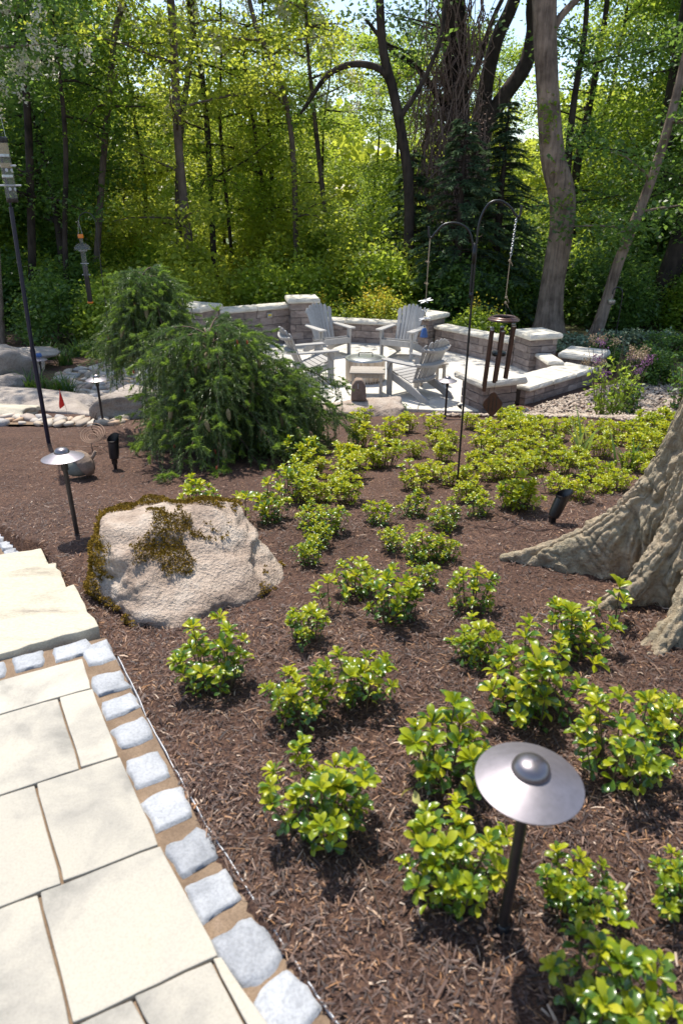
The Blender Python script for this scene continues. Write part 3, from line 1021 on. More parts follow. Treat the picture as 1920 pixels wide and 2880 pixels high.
rock('entrance_boulder', (.28, 9.45, -1.22), (.62, .42, .22), 20, m_boulder, 'low pale boulder beside the patio entrance, under the standing stone', R(8), 5, rough=.13)
o, V_, F_ = rock('standing_stone', (.24, 9.42, -.88), (.105, .075, .155), 22, m_acap, 'upright egg-shaped brown stone with a pale slit, standing on the low boulder', 0, 4, [(0, 0, 1, 1), (0, 0, -1, .95), (1, 0, .1, .95), (-1, 0, .1, .95), (0, 1, 0, 1), (0, -1, 0, 1), (.8, 0, .65, .98), (-.8, 0, .65, .98)], .04, 'stone')
sl_ = MB(); sl_.box((-.01, -.078, .065), (.010, .012, .07)); sl_.build('pale_slit', m_white, o, bevel=.003)

# creek bed pebbles, each a stone of its own
cb = MB()
CREEK = [(-4.9, 11.6), (-4.3, 12.9), (-3.0, 12.2), (-2.1, 10.6), (-1.9, 9.0), (-2.4, 7.9), (-3.0, 8.3), (-3.6, 9.3), (-4.3, 10.4)]
gx = []
for p in CREEK: gx.append((p[0], p[1]))
creek = add('creek_bed', None)
n = len(gx)
cm = bpy.data.meshes.new('creek_bed')
ctr = (-3.3, 10.2)
cm.from_pydata([(x, y, T(x, y) + .012) for x, y in gx] + [(ctr[0], ctr[1], T(*ctr) + .02)], [], [(i, (i + 1) % n, n) for i in range(n)])
cm.materials.append(m_sand)
bpy.data.objects.remove(creek)
creek = add('creek_bed', cm, kind='structure')
PEB = []
for i in range(9):
    V_, F_ = rock_np(2, (1, .74, .48), rand_planes(i + 50, 6, .8, 1), i + 30, .05, 9)
    me = np_mesh('pebble', V_, F_, True); set_mats(me, [m_pebble]); PEB.append(me)


def pebbles(poly, count, s0, s1, parent, seed, mind=.72):
    rr = random.Random(seed); xs_ = [p[0] for p in poly]; ys_ = [p[1] for p in poly]; got = []; tries = 0
    while len(got) < count and tries < 60000:
        tries += 1
        x = rr.uniform(min(xs_), max(xs_)); y = rr.uniform(min(ys_), max(ys_))
        if not in_poly(np.array([x]), np.array([y]), poly)[0]: continue
        s = rr.uniform(s0, s1)
        if any((x - a) ** 2 + (y - b_) ** 2 < ((s + c) * mind) ** 2 for a, b_, c in got): continue
        got.append((x, y, s))
    for x, y, s in got:
        add('pebble', rr.choice(PEB), parent, (x, y, T(x, y) + s * .25), (rr.uniform(-.3, .3), rr.uniform(-.3, .3), rr.uniform(0, 6.28)), (s, s, s * rr.uniform(.8, 1.2)))


pebbles(CREEK, 240, .062, .12, creek, 3, .70)
sp = [(-4.6, 7.05), (-2.35, 6.95), (-2.25, 7.3), (-4.6, 7.45)]
cm = bpy.data.meshes.new('pebble_strip'); cm.from_pydata([(x, y, T(x, y) + .01) for x, y in sp], [], [(0, 1, 2, 3)]); cm.materials.append(m_sand)
strip = add('pebble_strip', cm, kind='structure')
pebbles(sp, 56, .05, .10, strip, 8, .66)

# gravel bed right of the patio
def gravel():
    GP = [(1.2, 9.4), (2.3, 9.0), (3.2, 7.6), (4.2, 7.2), (7.5, 9.0), (7.6, 11.0), (6.0, 12.4), (5.2, 12.2), (4.7, 11.8), (2.9, 10.2), (2.2, 9.7), (1.4, 9.95)]
    n0 = 26000
    x = RNG.uniform(1.1, 7.6, n0); y = RNG.uniform(7.1, 12.5, n0)
    k = in_poly(x, y, GP); x, y = x[k], y[k]; n1 = len(x)
    tv, tf = ICO[1]
    s = RNG.uniform(.018, .040, n1)
    V, F = scatter_np(tv * np.array([1, .75, .5]), tf, np.stack([x, y, TN(x, y) + .012 + RNG.uniform(0, .02, n1)], 1), rot_np(n1, 1.2), s)
    me = np_mesh('gravel', V, F, True); set_mats(me, [m_gravel])
    add('gravel', me, label='pale mixed gravel spread beside the seat wall', cat='gravel', kind='stuff')


gravel()

# ------------------------------------------------------------------ Adirondack chairs
def make_chair():
    P_ = {}
    def reg(n, mesh): P_.setdefault(n, []).append(mesh)
    for s in (-1, 1):
        m = MB(); m.prism([(.30, .375), (.30, .255), (.05, .175), (-.30, .055), (-.40, 0), (-.60, 0), (-.52, .085), (-.18, .235)], s * .285 - .016, s * .285 + .016, 'x')
        reg('stringer', m.mesh('stringer', m_chair, False, .005))
        m = MB(); m.prism([(.325, 0), (.325, .545), (.215, .545), (.215, 0)], s * .320 - .017, s * .320 + .017, 'x')
        reg('front_leg', m.mesh('front_leg', m_chair, False, .006))
        m = MB(); m.prism([(s * .255, .40), (s * .395, .40), (s * .415, .37), (s * .415, .05), (s * .375, -.32), (s * .30, -.36), (s * .275, -.30), (s * .262, .36)], .548, .575)
        reg('arm', m.mesh('arm', m_chair, False, .008, 2))
        m = MB(); m.prism([(.22, .545), (.30, .545), (.30, .40), (.28, .40)], s * .355 - .012, s * .355 + .012, 'x')
        reg('arm_bracket', m.mesh('arm_bracket', m_chair, False, .004))
    m = MB(); m.box((0, .318, .318), (.60, .026, .115)); reg('apron', m.mesh('apron', m_chair, False, .006))
    a0 = Vector((0, .29, .392)); a1 = Vector((0, -.20, .255))
    for i in range(6):
        p = a0.lerp(a1, (i + .3) / 6.0)
        m = MB(); m.box(p, (.56, .076, .022), (math.atan2(a0.z - a1.z, a0.y - a1.y), 0, 0)); reg('seat_slat', m.mesh('seat_slat', m_chair, False, .005))
    # back: fan of seven slats, leaning back
    lean = R(24); base = Vector((0, -.20, .235)); up = Vector((0, -math.sin(lean), math.cos(lean))); nrm = Vector((0, -math.cos(lean), -math.sin(lean)))
    top = [.70, .755, .79, .80, .79, .755, .70]
    for i in range(7):
        c = i - 3
        x0, x1 = c * .066, c * .086
        L = top[i]; w0, w1 = .029, .0395
        crv = -.004 * c * c
        pts = [(x0 - w0, 0), (x0 + w0, 0), (x1 * .9 + w1, L * .75), (x1 + w1 * (1.0), L * .94 - max(0, c) * .012), (x1 + w1 * .5, L - max(0, c) * .006), (x1 - w1 * .5, L - max(0, -c) * .006), (x1 - w1, L * .94 - max(0, -c) * .012), (x1 * .9 - w1, L * .75)]
        m = MB(); n_ = len(pts)
        vs = []
        for th in (0, .02):
            for (px, pl) in pts: vs.append(base + Vector((px, 0, 0)) + up * pl - nrm * (th + .0 - crv))
        m.put(vs, [tuple(range(n_)), tuple(reversed(range(n_, 2 * n_)))] + [(k, n_ + k, n_ + (k + 1) % n_, (k + 1) % n_) for k in range(n_)])
        reg('back_slat', m.mesh('back_slat', m_chair, False, .004))
    # braces behind the slats, bowed
    for h, wd_, bow in ((.05, .25, .035), (.34, .35, .055), (.60, .30, .05)):
        m = MB(); o_, i_ = [], []
        K = 10
        for k in range(K + 1):
            t = -1 + 2 * k / K
            cx = t * wd_
            i_.append((cx, .004 - .036 * (abs(t) ** 2) * .9))
            o_.append((cx, .004 + bow * (1 - t * t) + .022 - .036 * (abs(t) ** 2) * .9))
        poly = i_ + o_[::-1]; n_ = len(poly); vs = []
        for th in (0, .045):
            for (px, q) in poly: vs.append(base + up * (h + th) + Vector((px, 0, 0)) + nrm * q)
        for k in range(K):
            a, b_, c, d = k, k + 1, n_ - 2 - k, n_ - 1 - k
            m_f = [(a, b_, c, d), (n_ + d, n_ + c, n_ + b_, n_ + a), (b_, a, n_ + a, n_ + b_), (d, c, n_ + c, n_ + d)]
            if k == 0: m.put(vs, m_f)
            else:
                m.f += m_f; m.m += [0] * 4
        m.f += [(0, n_ - 1, 2 * n_ - 1, n_), (K, n_ + K, n_ + K + 1, K + 1)]; m.m += [0, 0]
        reg('back_brace', m.mesh('back_brace', m_chair))
    return P_


CH = make_chair()
chairs = [(1.20, 11.01, 40, 'grey Adirondack chair on the right, seen from behind'),
          (-.26, 14.12, -150, 'grey Adirondack chair at the back left, facing the fire pit with a bluish shaded back'),
          (1.216, 13.92, 151.3, 'grey Adirondack chair at the back right, behind the dragonfly chime'),
          (-.557, 11.91, -67, 'grey Adirondack chair nearest the spruce, seen from the side')]
for x, y, rz, lab in chairs:
    t = thing('adirondack_chair', lab, 'chair', (x, y, FZ), R(rz), 'Adirondack chairs around the fire pit')
    for nme, ms in CH.items():
        for me in ms: add(nme, me, t)


def side_table(x, y, rz, lab, s=1.0):
    t = thing('side_table', lab, 'table', (x, y, FZ), R(rz), 'small patio tables', (s, s, s))
    for i in range(4):
        m = MB(); m.box((0, -.174 + i * .116, .40), (.56, .112, .024)); m.build('top_slat', m_tablew, t, bevel=.004)
    for sx in (-1, 1):
        for sy in (-1, 1):
            m = MB(); m.box((sx * .22, sy * .17, .194), (.05, .05, .386)); m.build('leg', m_tablew, t, bevel=.004)
        m = MB(); m.box((sx * .22, 0, .345), (.022, .29, .06)); m.build('apron', m_tablew, t)
    for sy in (-1, 1):
        m = MB(); m.box((0, sy * .17, .345), (.39, .022, .06)); m.build('apron', m_tablew, t)


side_table(.42, 10.98, -4, 'weathered wooden side table in front of the fire pit')
side_table(1.52, 11.72, 14, 'weathered wooden side table half hidden behind the right chair', .92)

# fire pit
fp = thing('fire_pit', 'round rust-stained steel fire pit with grey lid', 'fire pit', (.42, 11.95, FZ))
m = MB(); m.lathe([(.335, 0), (.345, .05), (.35, .09), (.35, .375), (.353, .38)], 40); m.build('drum', m_pit, fp, smooth='auto')
m = MB(); m.lathe([(.36, .375), (.362, .385), (.352, .402), (.30, .405), (.285, .398), (.27, .408), (.12, .418), (0.0, .421)], 40); m.build('lid', m_steel, fp, smooth='auto')
m = MB(); m.tube([(-.12, 0, .41), (-.12, 0, .475), (-.11, 0, .485), (.11, 0, .485), (.12, 0, .475), (.12, 0, .41)], .008, 8); m.build('handle', m_black, fp, smooth=True)
for k in range(40):
    a = k / 40 * 6.2832
    m = None
hm = MB(); hm.lathe([(.011, 0), (.011, .004)], 8, M=Euler((R(90), 0, 0)).to_matrix())
hme = hm.mesh('vent_hole', m_black)
for k in range(44):
    a = k / 44 * 6.2832
    add('vent_hole', hme, fp, (math.sin(a) * .342, -math.cos(a) * .342, .03), (0, 0, a))

# ------------------------------------------------------------------ path lights
def lamp_meshes():
    d = {}
    m = MB(); m.lathe([(.0125, -.10), (.0125, .475)], 14); d['stem'] = m.mesh('stem', m_bronze, 'auto')
    m = MB(); m.lathe([(.108, .466), (.112, .468), (.112, .4705), (.080, .485), (.045, .498), (.038, .500), (.0, .500)], 56); m.lathe([(.030, .472), (.106, .4655)], 40); d['hat'] = m.mesh('hat', m_hat, 'auto')
    m = MB(); m.lathe([(.040, .4985), (.0405, .503), (.037, .513), (.028, .522), (.014, .527), (0, .528)], 40); d['dome'] = m.mesh('dome', m_dome, 'auto')
    m = MB(); m.lathe([(.019, .40), (.019, .468)], 16); d['lamp_socket'] = m.mesh('lamp_socket', m_bronze, 'auto')
    m = MB(); m.lathe([(.016, -.03), (.018, .008), (.0135, .014)], 14); d['ground_collar'] = m.mesh('ground_collar', m_black, 'auto')
    return d


LM = lamp_meshes()
lamps = [(.385, 1.065, 0, 'large bronze path light with a flat round hat, nearest the camera', (0, 1.0)),
         (-1.50, 3.47, 3, 'bronze path light with a wide hat behind the mossy boulder', (-1.5, -1)),
         (-2.60, 7.18, -2, 'bronze path light left of the spruce, against the creek pebbles', (0, 0)),
         (-4.42, 10.0, 1, 'bronze path light behind the blue-black feeder pole, with a blue cap', (0, 1)),
         (1.255, 8.0, 2, 'bronze path light between the patio edge and the front pillar', (1, 0))]
for x, y, tl, lab, tilt in lamps:
    t = thing('path_light', lab, 'path light', (x, y, T(x, y)), 0, 'path lights')
    t.rotation_euler = (R(tilt[0]), R(tilt[1]), 0)
    for nme, me in LM.items(): add(nme, me, t)
    if 'blue cap' in lab:
        m = MB(); m.lathe([(.042, .512), (.046, .53), (.036, .56), (.0, .568)], 20); m.build('blue_cap', m_blue, t, smooth=True)

# spotlights
def spotlight(x, y, rz, lean, lab, s=1.0):
    t = thing('spotlight', lab, 'spotlight', (x, y, T(x, y) + .005), rz, 'black uplights', (s, s, s))
    M_ = Euler((lean, 0, 0)).to_matrix()
    m = MB(); m.tube([(0, 0, -.08), (0, 0, .03)], [.008, .014], 10); m.box((0, 0, .045), (.026, .03, .035)); m.build('stake', m_black, t)
    m = MB(); m.lathe([(.016, .0), (.030, .012), (.034, .05), (.036, .13), (.033, .130), (.030, .06), (0, .058)], 24, (0, 0, .055), M_)
    # slanted shroud
    o_ = m
    vs = []; K = 24; b0 = []; b1 = []
    for k in range(K):
        a = 2 * math.pi * k / K
        h = .155 + .028 * math.sin(a)
        b0.append(M_ @ Vector((.0365 * math.cos(a), .0365 * math.sin(a), .12)) + Vector((0, 0, .055)))
        b1.append(M_ @ Vector((.039 * math.cos(a), .039 * math.sin(a), h)) + Vector((0, 0, .055)))
    m.put(b0 + b1, [(k, (k + 1) % K, K + (k + 1) % K, K + k) for k in range(K)])
    m.build('housing', m_black, t, smooth='auto')
    m = MB(); m.lathe([(.033, .125), (.0, .127)], 20, (0, 0, .055), M_); m.build('lens', m_bronze, t)


spotlight(-1.781, 5.039, R(-20), R(-7), 'black tubular spotlight in the mulch left of the spruce', 1.15)
spotlight(1.233, 3.611, R(-75), R(-20), 'black bullet spotlight in the mulch aimed at the big tree', 1.05)

# ------------------------------------------------------------------ double shepherd hook and what hangs from it
hk = thing('shepherd_hook', 'tall black double shepherd hook standing in the shrub bed', 'hook pole', (.77, 4.205, -.263))
m = MB(); m.tube(bez([(-.002, 0, -.15), (0, 0, .4), (.001, 0, 1.0), (.003, 0, 1.50), (.004, 0, 1.60), (.012, 0, 1.715), (.05, 0, 1.80), (.11, 0, 1.822), (.17, 0, 1.795), (.212, 0, 1.75), (.228, 0, 1.738), (.238, 0, 1.752), (.240, 0, 1.80)]), .0068, 10); m.build('tall_arm', m_black, hk, smooth=True)
m = MB(); m.tube(bez([(-.012, 0, 1.30), (-.011, 0, 1.50), (-.016, 0, 1.585), (-.045, 0, 1.665), (-.11, 0, 1.705), (-.185, 0, 1.700), (-.232, 0, 1.658), (-.253, 0, 1.632), (-.266, 0, 1.632), (-.273, 0, 1.648), (-.275, 0, 1.69)]), .0062, 10); m.build('short_arm', m_black, hk, smooth=True)
m = MB(); m.tube([(-.006, 0, 1.49), (-.006, 0, 1.60)], .011, 10); m.tube([(-.006, 0, 1.30), (-.006, 0, 1.33)], .011, 10); m.build('clamp', m_black, hk, smooth=True)

# wind chime: chain, twine, ring, six tubes, striker, sail
wc = thing('wind_chime', 'brown six-tube wind chime hanging from the tall hook arm', 'wind chime', (.988, 4.205, 1.478))
m = MB()
for i in range(17):
    z = -.012 - i * .0125
    m.tube([(math.cos(a) * (.006 if i % 2 else .001) - .012 * (i / 17), math.sin(a) * (.001 if i % 2 else .006), z + math.sin(a + (0 if i % 2 else 1.57)) * .009) for a in [k / 8 * 6.283 for k in range(9)]], .0016, 5, False)
m.build('chain', m_steel, wc)
m = MB(); m.tube([(-.012, 0, -.22), (-.014, .001, -.32), (-.016, 0, -.43)], .0028, 6)
for z in (-.235, -.44, -.47): m.lathe([(0, -.010), (.008, -.004), (.007, .005), (0, .010)], 8, (-.014, 0, z)); m.tube([(-.014, 0, z), (-.002, -.004, z - .015), (.004, -.004, z - .03)], .0022, 5)
m.build('twine', m_twine, wc)
m = MB()
for k in range(3):
    a = k * 2.094 + .5
    m.tube([(-.016, 0, -.47), (-.016 + math.cos(a) * .078, math.sin(a) * .078, -.556)], .0012, 5)
m.build('cord', m_black, wc)
m = MB(); m.lathe([(.060, -.562), (.062, -.552), (.070, -.549), (.074, -.553), (.082, -.554), (.086, -.560), (.094, -.563), (.096, -.570), (.088, -.574), (.062, -.571), (.060, -.562)], 40, (-.016, 0, 0)); m.build('ring', m_chime, wc, smooth='auto')
tube_len = [.33, .345, .36, .375, .30, .315]
for k in range(6):
    a = k * 1.0472 + .35
    cx, cy = -.016 + math.cos(a) * .072, math.sin(a) * .072
    z1 = -.625 + (.025 if math.cos(a) > .3 else 0)
    dx = -.018
    m = MB(); m.tube([(cx, cy, z1), (cx + dx, cy, z1 - tube_len[k])], .0125, 14)
    tb = m.build('chime_tube', m_chime, wc, smooth='auto')
    m = MB(); m.lathe([(.0128, 0), (.0128, .006), (.008, .008)], 14, (cx, cy, z1 - .002)); m.build('tube_end', m_steel, tb)
    m = MB(); m.tube([(cx, cy, z1), (cx, cy, -.572)], .0008, 4); m.build('string', m_black, tb)
m = MB(); m.lathe([(.0, -.782), (.040, -.782), (.044, -.775), (.044, -.766), (.040, -.760), (0, -.760)], 28, (-.024, 0, 0)); m.build('striker', m_black, wc, smooth='auto')
m = MB(); m.tube([(-.016, 0, -.57), (-.024, 0, -.77), (-.034, 0, -1.03)], .0011, 5); m.build('centre_cord', m_black, wc)
m = MB(); prof = []
for k in range(28):
    a = 2 * math.pi * k / 28
    r_ = .060 + .007 * math.cos(4 * a)
    prof.append((-.034 + r_ * .92 * math.sin(a), -1.09 + r_ * 1.18 * math.cos(a)))
m.prism(prof, -.004, .004, 'y'); m.build('sail', m_chime, wc, bevel=.002)
m = MB()
for dx in (-.026, .0, .022): m.box((-.034 + dx, -.0055, -1.09), (.004, .003, .095))
m.build('sail_ridge', m_bronze, wc)

# dragonfly bell chime
dc = thing('dragonfly_chime', 'string of small metal dragonflies and a blue bell on the short hook arm', 'bell chime', (.507, 4.205, 1.369))
m = MB(); m.tube([(0, 0, .005), (-.004, 0, -.12), (-.006, 0, -.24), (-.007, 0, -.36)], [.0036, .0034, .0026, .002], 6)
for z in (-.135, -.255): m.lathe([(0, -.010), (.007, -.004), (.007, .005), (0, .010)], 8, (-.005, 0, z)); m.tube([(-.005, 0, z), (-.022, -.003, z + .004), (-.016, -.003, z + .012)], .002, 5)
m.build('twine', m_twine, dc)
m = MB(); m.tube([(-.007, 0, -.33), (-.008, 0, -.56)], .0009, 5); m.build('wire', m_black, dc)
for i, (z, s, rz) in enumerate(((-.352, 1.0, .3), (-.405, .8, 1.2), (-.455, .85, -.2))):
    g = add('dragonfly', None, dc, (-.0075, -.004, z), (R(15), R(-12), rz), (s, s, s))
    m = MB(); m.tube([(0, -.030, 0), (0, .0, .002), (0, .016, .003)], [.0015, .0028, .004], 7)
    m.build('body', m_steel, g)
    for sx in (-1, 1):
        for yy, an in ((.006, .25), (-.004, -.25)):
            m = MB(); m.prism([(0, -.003), (sx * .022, -.007), (sx * .040, -.004), (sx * .042, .002), (sx * .024, .006), (0, .003)], 0, .0012)
            m.build('wing', m_steel, g, loc=(0, yy, .003), rot=(0, 0, sx * an))
m = MB()
for z in (-.435, -.50): m.lathe([(0, -.006), (.006, 0), (0, .006)], 10, (-.008, 0, z))
m.build('bead', m_black, dc, smooth=True)
m = MB(); m.lathe([(.024, -.562), (.023, -.552), (.019, -.535), (.016, -.520), (.010, -.510), (0, -.508)], 20, (-.008, 0, 0)); m.build('bell', m_blue, dc, smooth='auto')

# ------------------------------------------------------------------ bird feeders
fpole = thing('feeder_pole', 'tall blue-black pole rising past the left edge of the bed', 'pole', (-2.70, 5.99, -.497))
m = MB(); m.tube([(0, 0, -.1), (.012, 0, .85)], .019, 14); m.build('lower_pole', m_navy, fpole, smooth='auto')
m = MB(); m.tube([(.012, 0, .83), (.055, 0, 2.0)], .017, 14); m.tube([(.0115, 0, .80), (.0125, 0, .87)], .0215, 14); m.build('upper_pole', m_navy, fpole, smooth='auto')
m = MB(); m.tube(bez([(.055, 0, 1.98), (.06, -.02, 2.35), (.09, -.10, 2.60), (.16, -.24, 2.70), (.235, -.36, 2.64), (.245, -.385, 2.60)]), .008, 8); m.build('hook_arm', m_navy, fpole, smooth=True)
fd = thing('tube_feeder', 'clear tube bird feeder with seed and white perches, hanging at the left edge', 'bird feeder', (-2.452, 5.60, 1.54), 0, None, (.88, .88, 1))
m = MB(); m.lathe([(.046, .004), (.046, .395)], 28); m.build('tube', m_clear, fd, smooth='auto')
m = MB(); m.lathe([(.0435, .30), (.0435, .390), (0, .392)], 20); m.lathe([(.0435, .232), (.0435, .262), (0, .264)], 20); m.build('seed', m_seed, fd, smooth='auto')
m = MB(); m.lathe([(.049, .395), (.051, .405), (.051, .425), (.045, .432), (0, .434)], 28); m.build('lid', m_black, fd, smooth='auto')
m = MB(); m.lathe([(.044, 0), (.047, .004), (.046, .03), (0, .03)], 24); m.build('base', m_bronze, fd, smooth='auto')
for z, a in ((.115, .1), (.245, -.25)):
    m = MB(); m.box((0, 0, z), (.19, .012, .012), (0, 0, a)); m.build('perch', m_white, fd, bevel=.003)
for z in (.09, .215):
    for a in (-1.2, -.3):
        m = MB(); m.lathe([(.003, 0), (.011, .001), (.012, .005), (.004, .006)], 16, (math.cos(a) * .045 + .0, math.sin(a) * .045, z), Euler((R(90), 0, a + math.pi / 2)).to_matrix()); m.build('port', m_white, fd)
for z in (.165, .30):
    m = MB(); m.lathe([(.047, z), (.0475, z + .004), (.047, z + .02)], 24); m.build('band', m_steel, fd)
m = MB(); m.tube([(-.04, 0, .43), (-.03, 0, .55), (0, 0, .67)], .0018, 5); m.tube([(.04, 0, .43), (.03, 0, .55), (0, 0, .67)], .0018, 5); m.tube([(0, 0, .66), (-.01, 0, 1.06)], .0018, 5); m.build('hanger', m_steel, fd)

p2 = thing('feeder_hook', 'thin black shepherd hook behind the spruce, in front of the dark wood', 'hook pole', (-4.55, 13.5, T(-4.55, 13.5)))
m = MB(); m.tube(bez([(.05, 0, -.1), (.05, 0, 1.0), (.07, 0, 2.0), (.08, 0, 2.40), (.04, 0, 2.55), (-.07, 0, 2.61), (-.19, 0, 2.55), (-.235, 0, 2.42), (-.22, 0, 2.33)]), .010, 8); m.build('pole', m_black, p2, smooth=True)
f2 = thing('dome_feeder', 'slim bird feeder with clear dome and orange cap, hanging in front of the wood', 'bird feeder', (-4.775, 13.48, .03))
m = MB(); m.lathe([(.042, -.27), (.046, -.25), (.046, .37)], 18); m.build('lower_tube', m_bronze, f2, smooth='auto')
m = MB(); m.lathe([(.047, .20), (.047, .66)], 20); m.build('tube', m_clear, f2, smooth='auto')
m = MB(); m.lathe([(.15, .655), (.145, .69), (.12, .735), (.08, .765), (.02, .78)], 24); m.build('dome', m_clear, f2, smooth=True)
m = MB(); m.lathe([(.05, .86), (.052, .90), (.045, .925), (0, .927)], 18); m.build('cap', m_orange, f2, smooth='auto')
m = MB(); m.lathe([(.032, .78), (.034, .86)], 14); m.build('neck', m_clear, f2)
m = MB(); m.lathe([(.05, -.295), (.055, -.28), (.05, -.265)], 18); m.build('tray', m_orange, f2)
for z in (.22, .42, .64):
    m = MB(); m.box((0, 0, z), (.15, .012, .012)); m.build('perch', m_white, f2)
m = MB(); m.tube([(-.04, 0, .9), (0, 0, 1.16)], .003, 5); m.tube([(.04, 0, .9), (0, 0, 1.16)], .003, 5); m.build('wire', m_steel, f2)

# far right small hanging feeder on a thin pole
p3 = thing('feeder_hook', 'thin black pole with small hook among the plants at far right', 'hook pole', (5.66, 14.34, -1.43))
m = MB(); m.tube(bez([(0, 0, -.1), (0, 0, .5), (0, 0, 1.15), (-.03, 0, 1.3), (-.12, 0, 1.36), (-.2, 0, 1.3), (-.2, 0, 1.22)]), .012, 8); m.build('pole', m_black, p3, smooth=True)
f3 = thing('hanging_pot', 'small grey hanging feeder on the thin pole at far right', 'bird feeder', (5.46, 14.34, -.42))
m = MB(); m.lathe([(.0, 0), (.06, .01), (.08, .05), (.075, .10), (.03, .12), (0, .125)], 18); m.tube([(0, 0, .12), (0, 0, .22)], .004, 5); m.build('bowl', m_steel, f3, smooth='auto')

# ------------------------------------------------------------------ small garden things
fl = thing('marker_flag', 'small red marker flag on a wire in front of the creek slabs', 'flag', (-2.985, 7.25, T(-2.985, 7.25)))
m = MB(); m.tube([(0, 0, -.05), (-.02, 0, .14), (-.055, 0, .34)], .0025, 6); m.build('wire', m_steel, fl)
m = MB(); Vf = [(-.055, 0, .36), (-.10, .01, .17), (-.085, -.012, .14), (-.035, .006, .175)]
m.put([Vector(v) for v in Vf] + [Vector(v) + Vector((0, .002, 0)) for v in Vf], [(0, 1, 2), (0, 2, 3), (6, 5, 4), (7, 6, 4), (0, 4, 5, 1), (1, 5, 6, 2), (2, 6, 7, 3), (3, 7, 4, 0)]); m.build('flag', m_red, fl)

sg = thing('wire_spiral', 'rusty wire spiral garden ornament on a thin stake', 'garden ornament', (-2.144, 5.62, T(-2.144, 5.62)))
m = MB(); pts = []
for k in range(150):
    t = k / 149; a = t * 6.283 * 4.5; r_ = .030 + .085 * t
    pts.append((r_ * math.cos(a), r_ * math.sin(a) * .8, .18 - .035 * (1 - t) + r_ * math.sin(a) * .55))
m.tube(pts, .0032, 6); m.build('spiral', m_copper, sg, smooth=True)
m = MB(); m.tube([(-.02, .0, -.05), (-.02, .0, .14)], .004, 6); m.tube([(-.25, -.03, .07), (-.03, 0, .055), (.03, .02, .05)], .004, 6); m.tube([(-.02, -.01, .05), (-.015, -.01, -.10)], .004, 6); m.tube([(.06, 0, .06), (.13, -.03, .0)], .0035, 6); m.build('stake', m_copper, sg, smooth=True)

ac = thing('acorn_statue', 'grey concrete acorn ornament with brown cap lying on the mulch', 'garden ornament', (-1.96, 4.80, T(-1.96, 4.80) + .085), 0, None, (.84, .84, .84))
Ma = Euler((0, R(62), R(18))).to_matrix()
m = MB(); m.lathe([(0, -.135), (.018, -.128), (.05, -.105), (.082, -.06), (.098, -.01), (.10, .03), (.0, .03)], 32, M=Ma); m.build('nut', m_concrete, ac, smooth='auto')
m = MB(); Vc = []
prof = [(.095, .005), (.115, .006), (.122, .025), (.118, .055), (.098, .085), (.06, .108), (.02, .116), (0, .117)]
m.lathe(prof, 40, M=Ma); me = m.mesh('acorn_cap', m_acap, True)
bmx = bmesh.new(); bmx.from_mesh(me); bmesh.ops.subdivide_edges(bmx, edges=bmx.edges[:], cuts=1, use_grid_fill=True)
Pn = np.array([v.co for v in bmx.verts]); nz = np.abs(vn(Pn * 38, 4)) * .010
for v, d in zip(bmx.verts, nz): v.co += v.normal * float(d)
bmx.to_mesh(me); bmx.free(); me.polygons.foreach_set('use_smooth', [True] * len(me.polygons))
add('acorn_cap', me, ac)
m = MB(); m.tube([Ma @ Vector((0, 0, .11)), Ma @ Vector((-.008, .005, .145)), Ma @ Vector((-.03, .01, .185))], [.02, .016, .015], 12); m.build('stalk', m_acap, ac, smooth='auto')

mbx = thing('mosaic_ball', 'blue and white mosaic dome on the mulch at far right', 'garden ornament', (5.82, 13.37, -1.42))
V_, F_ = ICO[2]
rrx = random.Random(4)
bm = MB(); bm.lathe([(.145, 0), (.15, .05), (.13, .12), (.08, .17), (0, .19)], 24); bm.build('dome', m_white, mbx, smooth=True)
tile = MB(); tile.box((0, 0, 0), (.035, .035, .008)); tme = [tile.mesh('tile', mm, False, .003) for mm in (m_blue, m_white, m_purple)]
for i in range(46):
    a = rrx.uniform(0, 6.28); e = rrx.uniform(.1, 1.4); rad = .152
    n_ = Vector((math.cos(a) * math.cos(e), math.sin(a) * math.cos(e), math.sin(e)))
    q = n_.to_track_quat('Z', 'Y').to_euler()
    add('tile', rrx.choice(tme), mbx, (n_.x * rad, n_.y * rad, .03 + n_.z * rad * 1.05), q)

# fallen sticks on the mulch
def stick(pts, r_, lab, mat=m_twig):
    p0 = pts[0]; z0 = T(p0[0], p0[1])
    m = MB(); m.tube([(x - p0[0], y - p0[1], T(x, y) - z0 + h) for x, y, h in pts], [r_ * (1 - .5 * i / len(pts)) for i in range(len(pts))], 6)
    m.build('twig', mat, None, smooth=True, loc=(p0[0], p0[1], z0), label=lab, cat='twig', group='fallen twigs')


stick([(.90, 3.12, .02), (1.0, 3.14, .025), (1.06, 3.08, .02)], .004, 'pale curved twig on the mulch left of the tree root', m_tablew)
stick([(-.10, 5.2, .02), (-.22, 5.05, .12), (-.16, 4.86, .05)], .006, 'dark bent twig sticking up at the right foot of the spruce')
stick([(-2.36, 6.3, .0), (-2.40, 6.3, .10), (-2.36, 6.31, .18), (-2.33, 6.3, .25)], .006, 'dark forked twig upright behind the wire spiral')
stick([(.10, 1.06, .015), (.06, 1.22, .02), (.02, 1.28, .018)], .003, 'thin grey twig on the mulch beside the edging strip')
stick([(.66, 1.10, .02), (.72, 1.16, .025)], .004, 'short pale stick on the mulch right of the near path light', m_tablew)

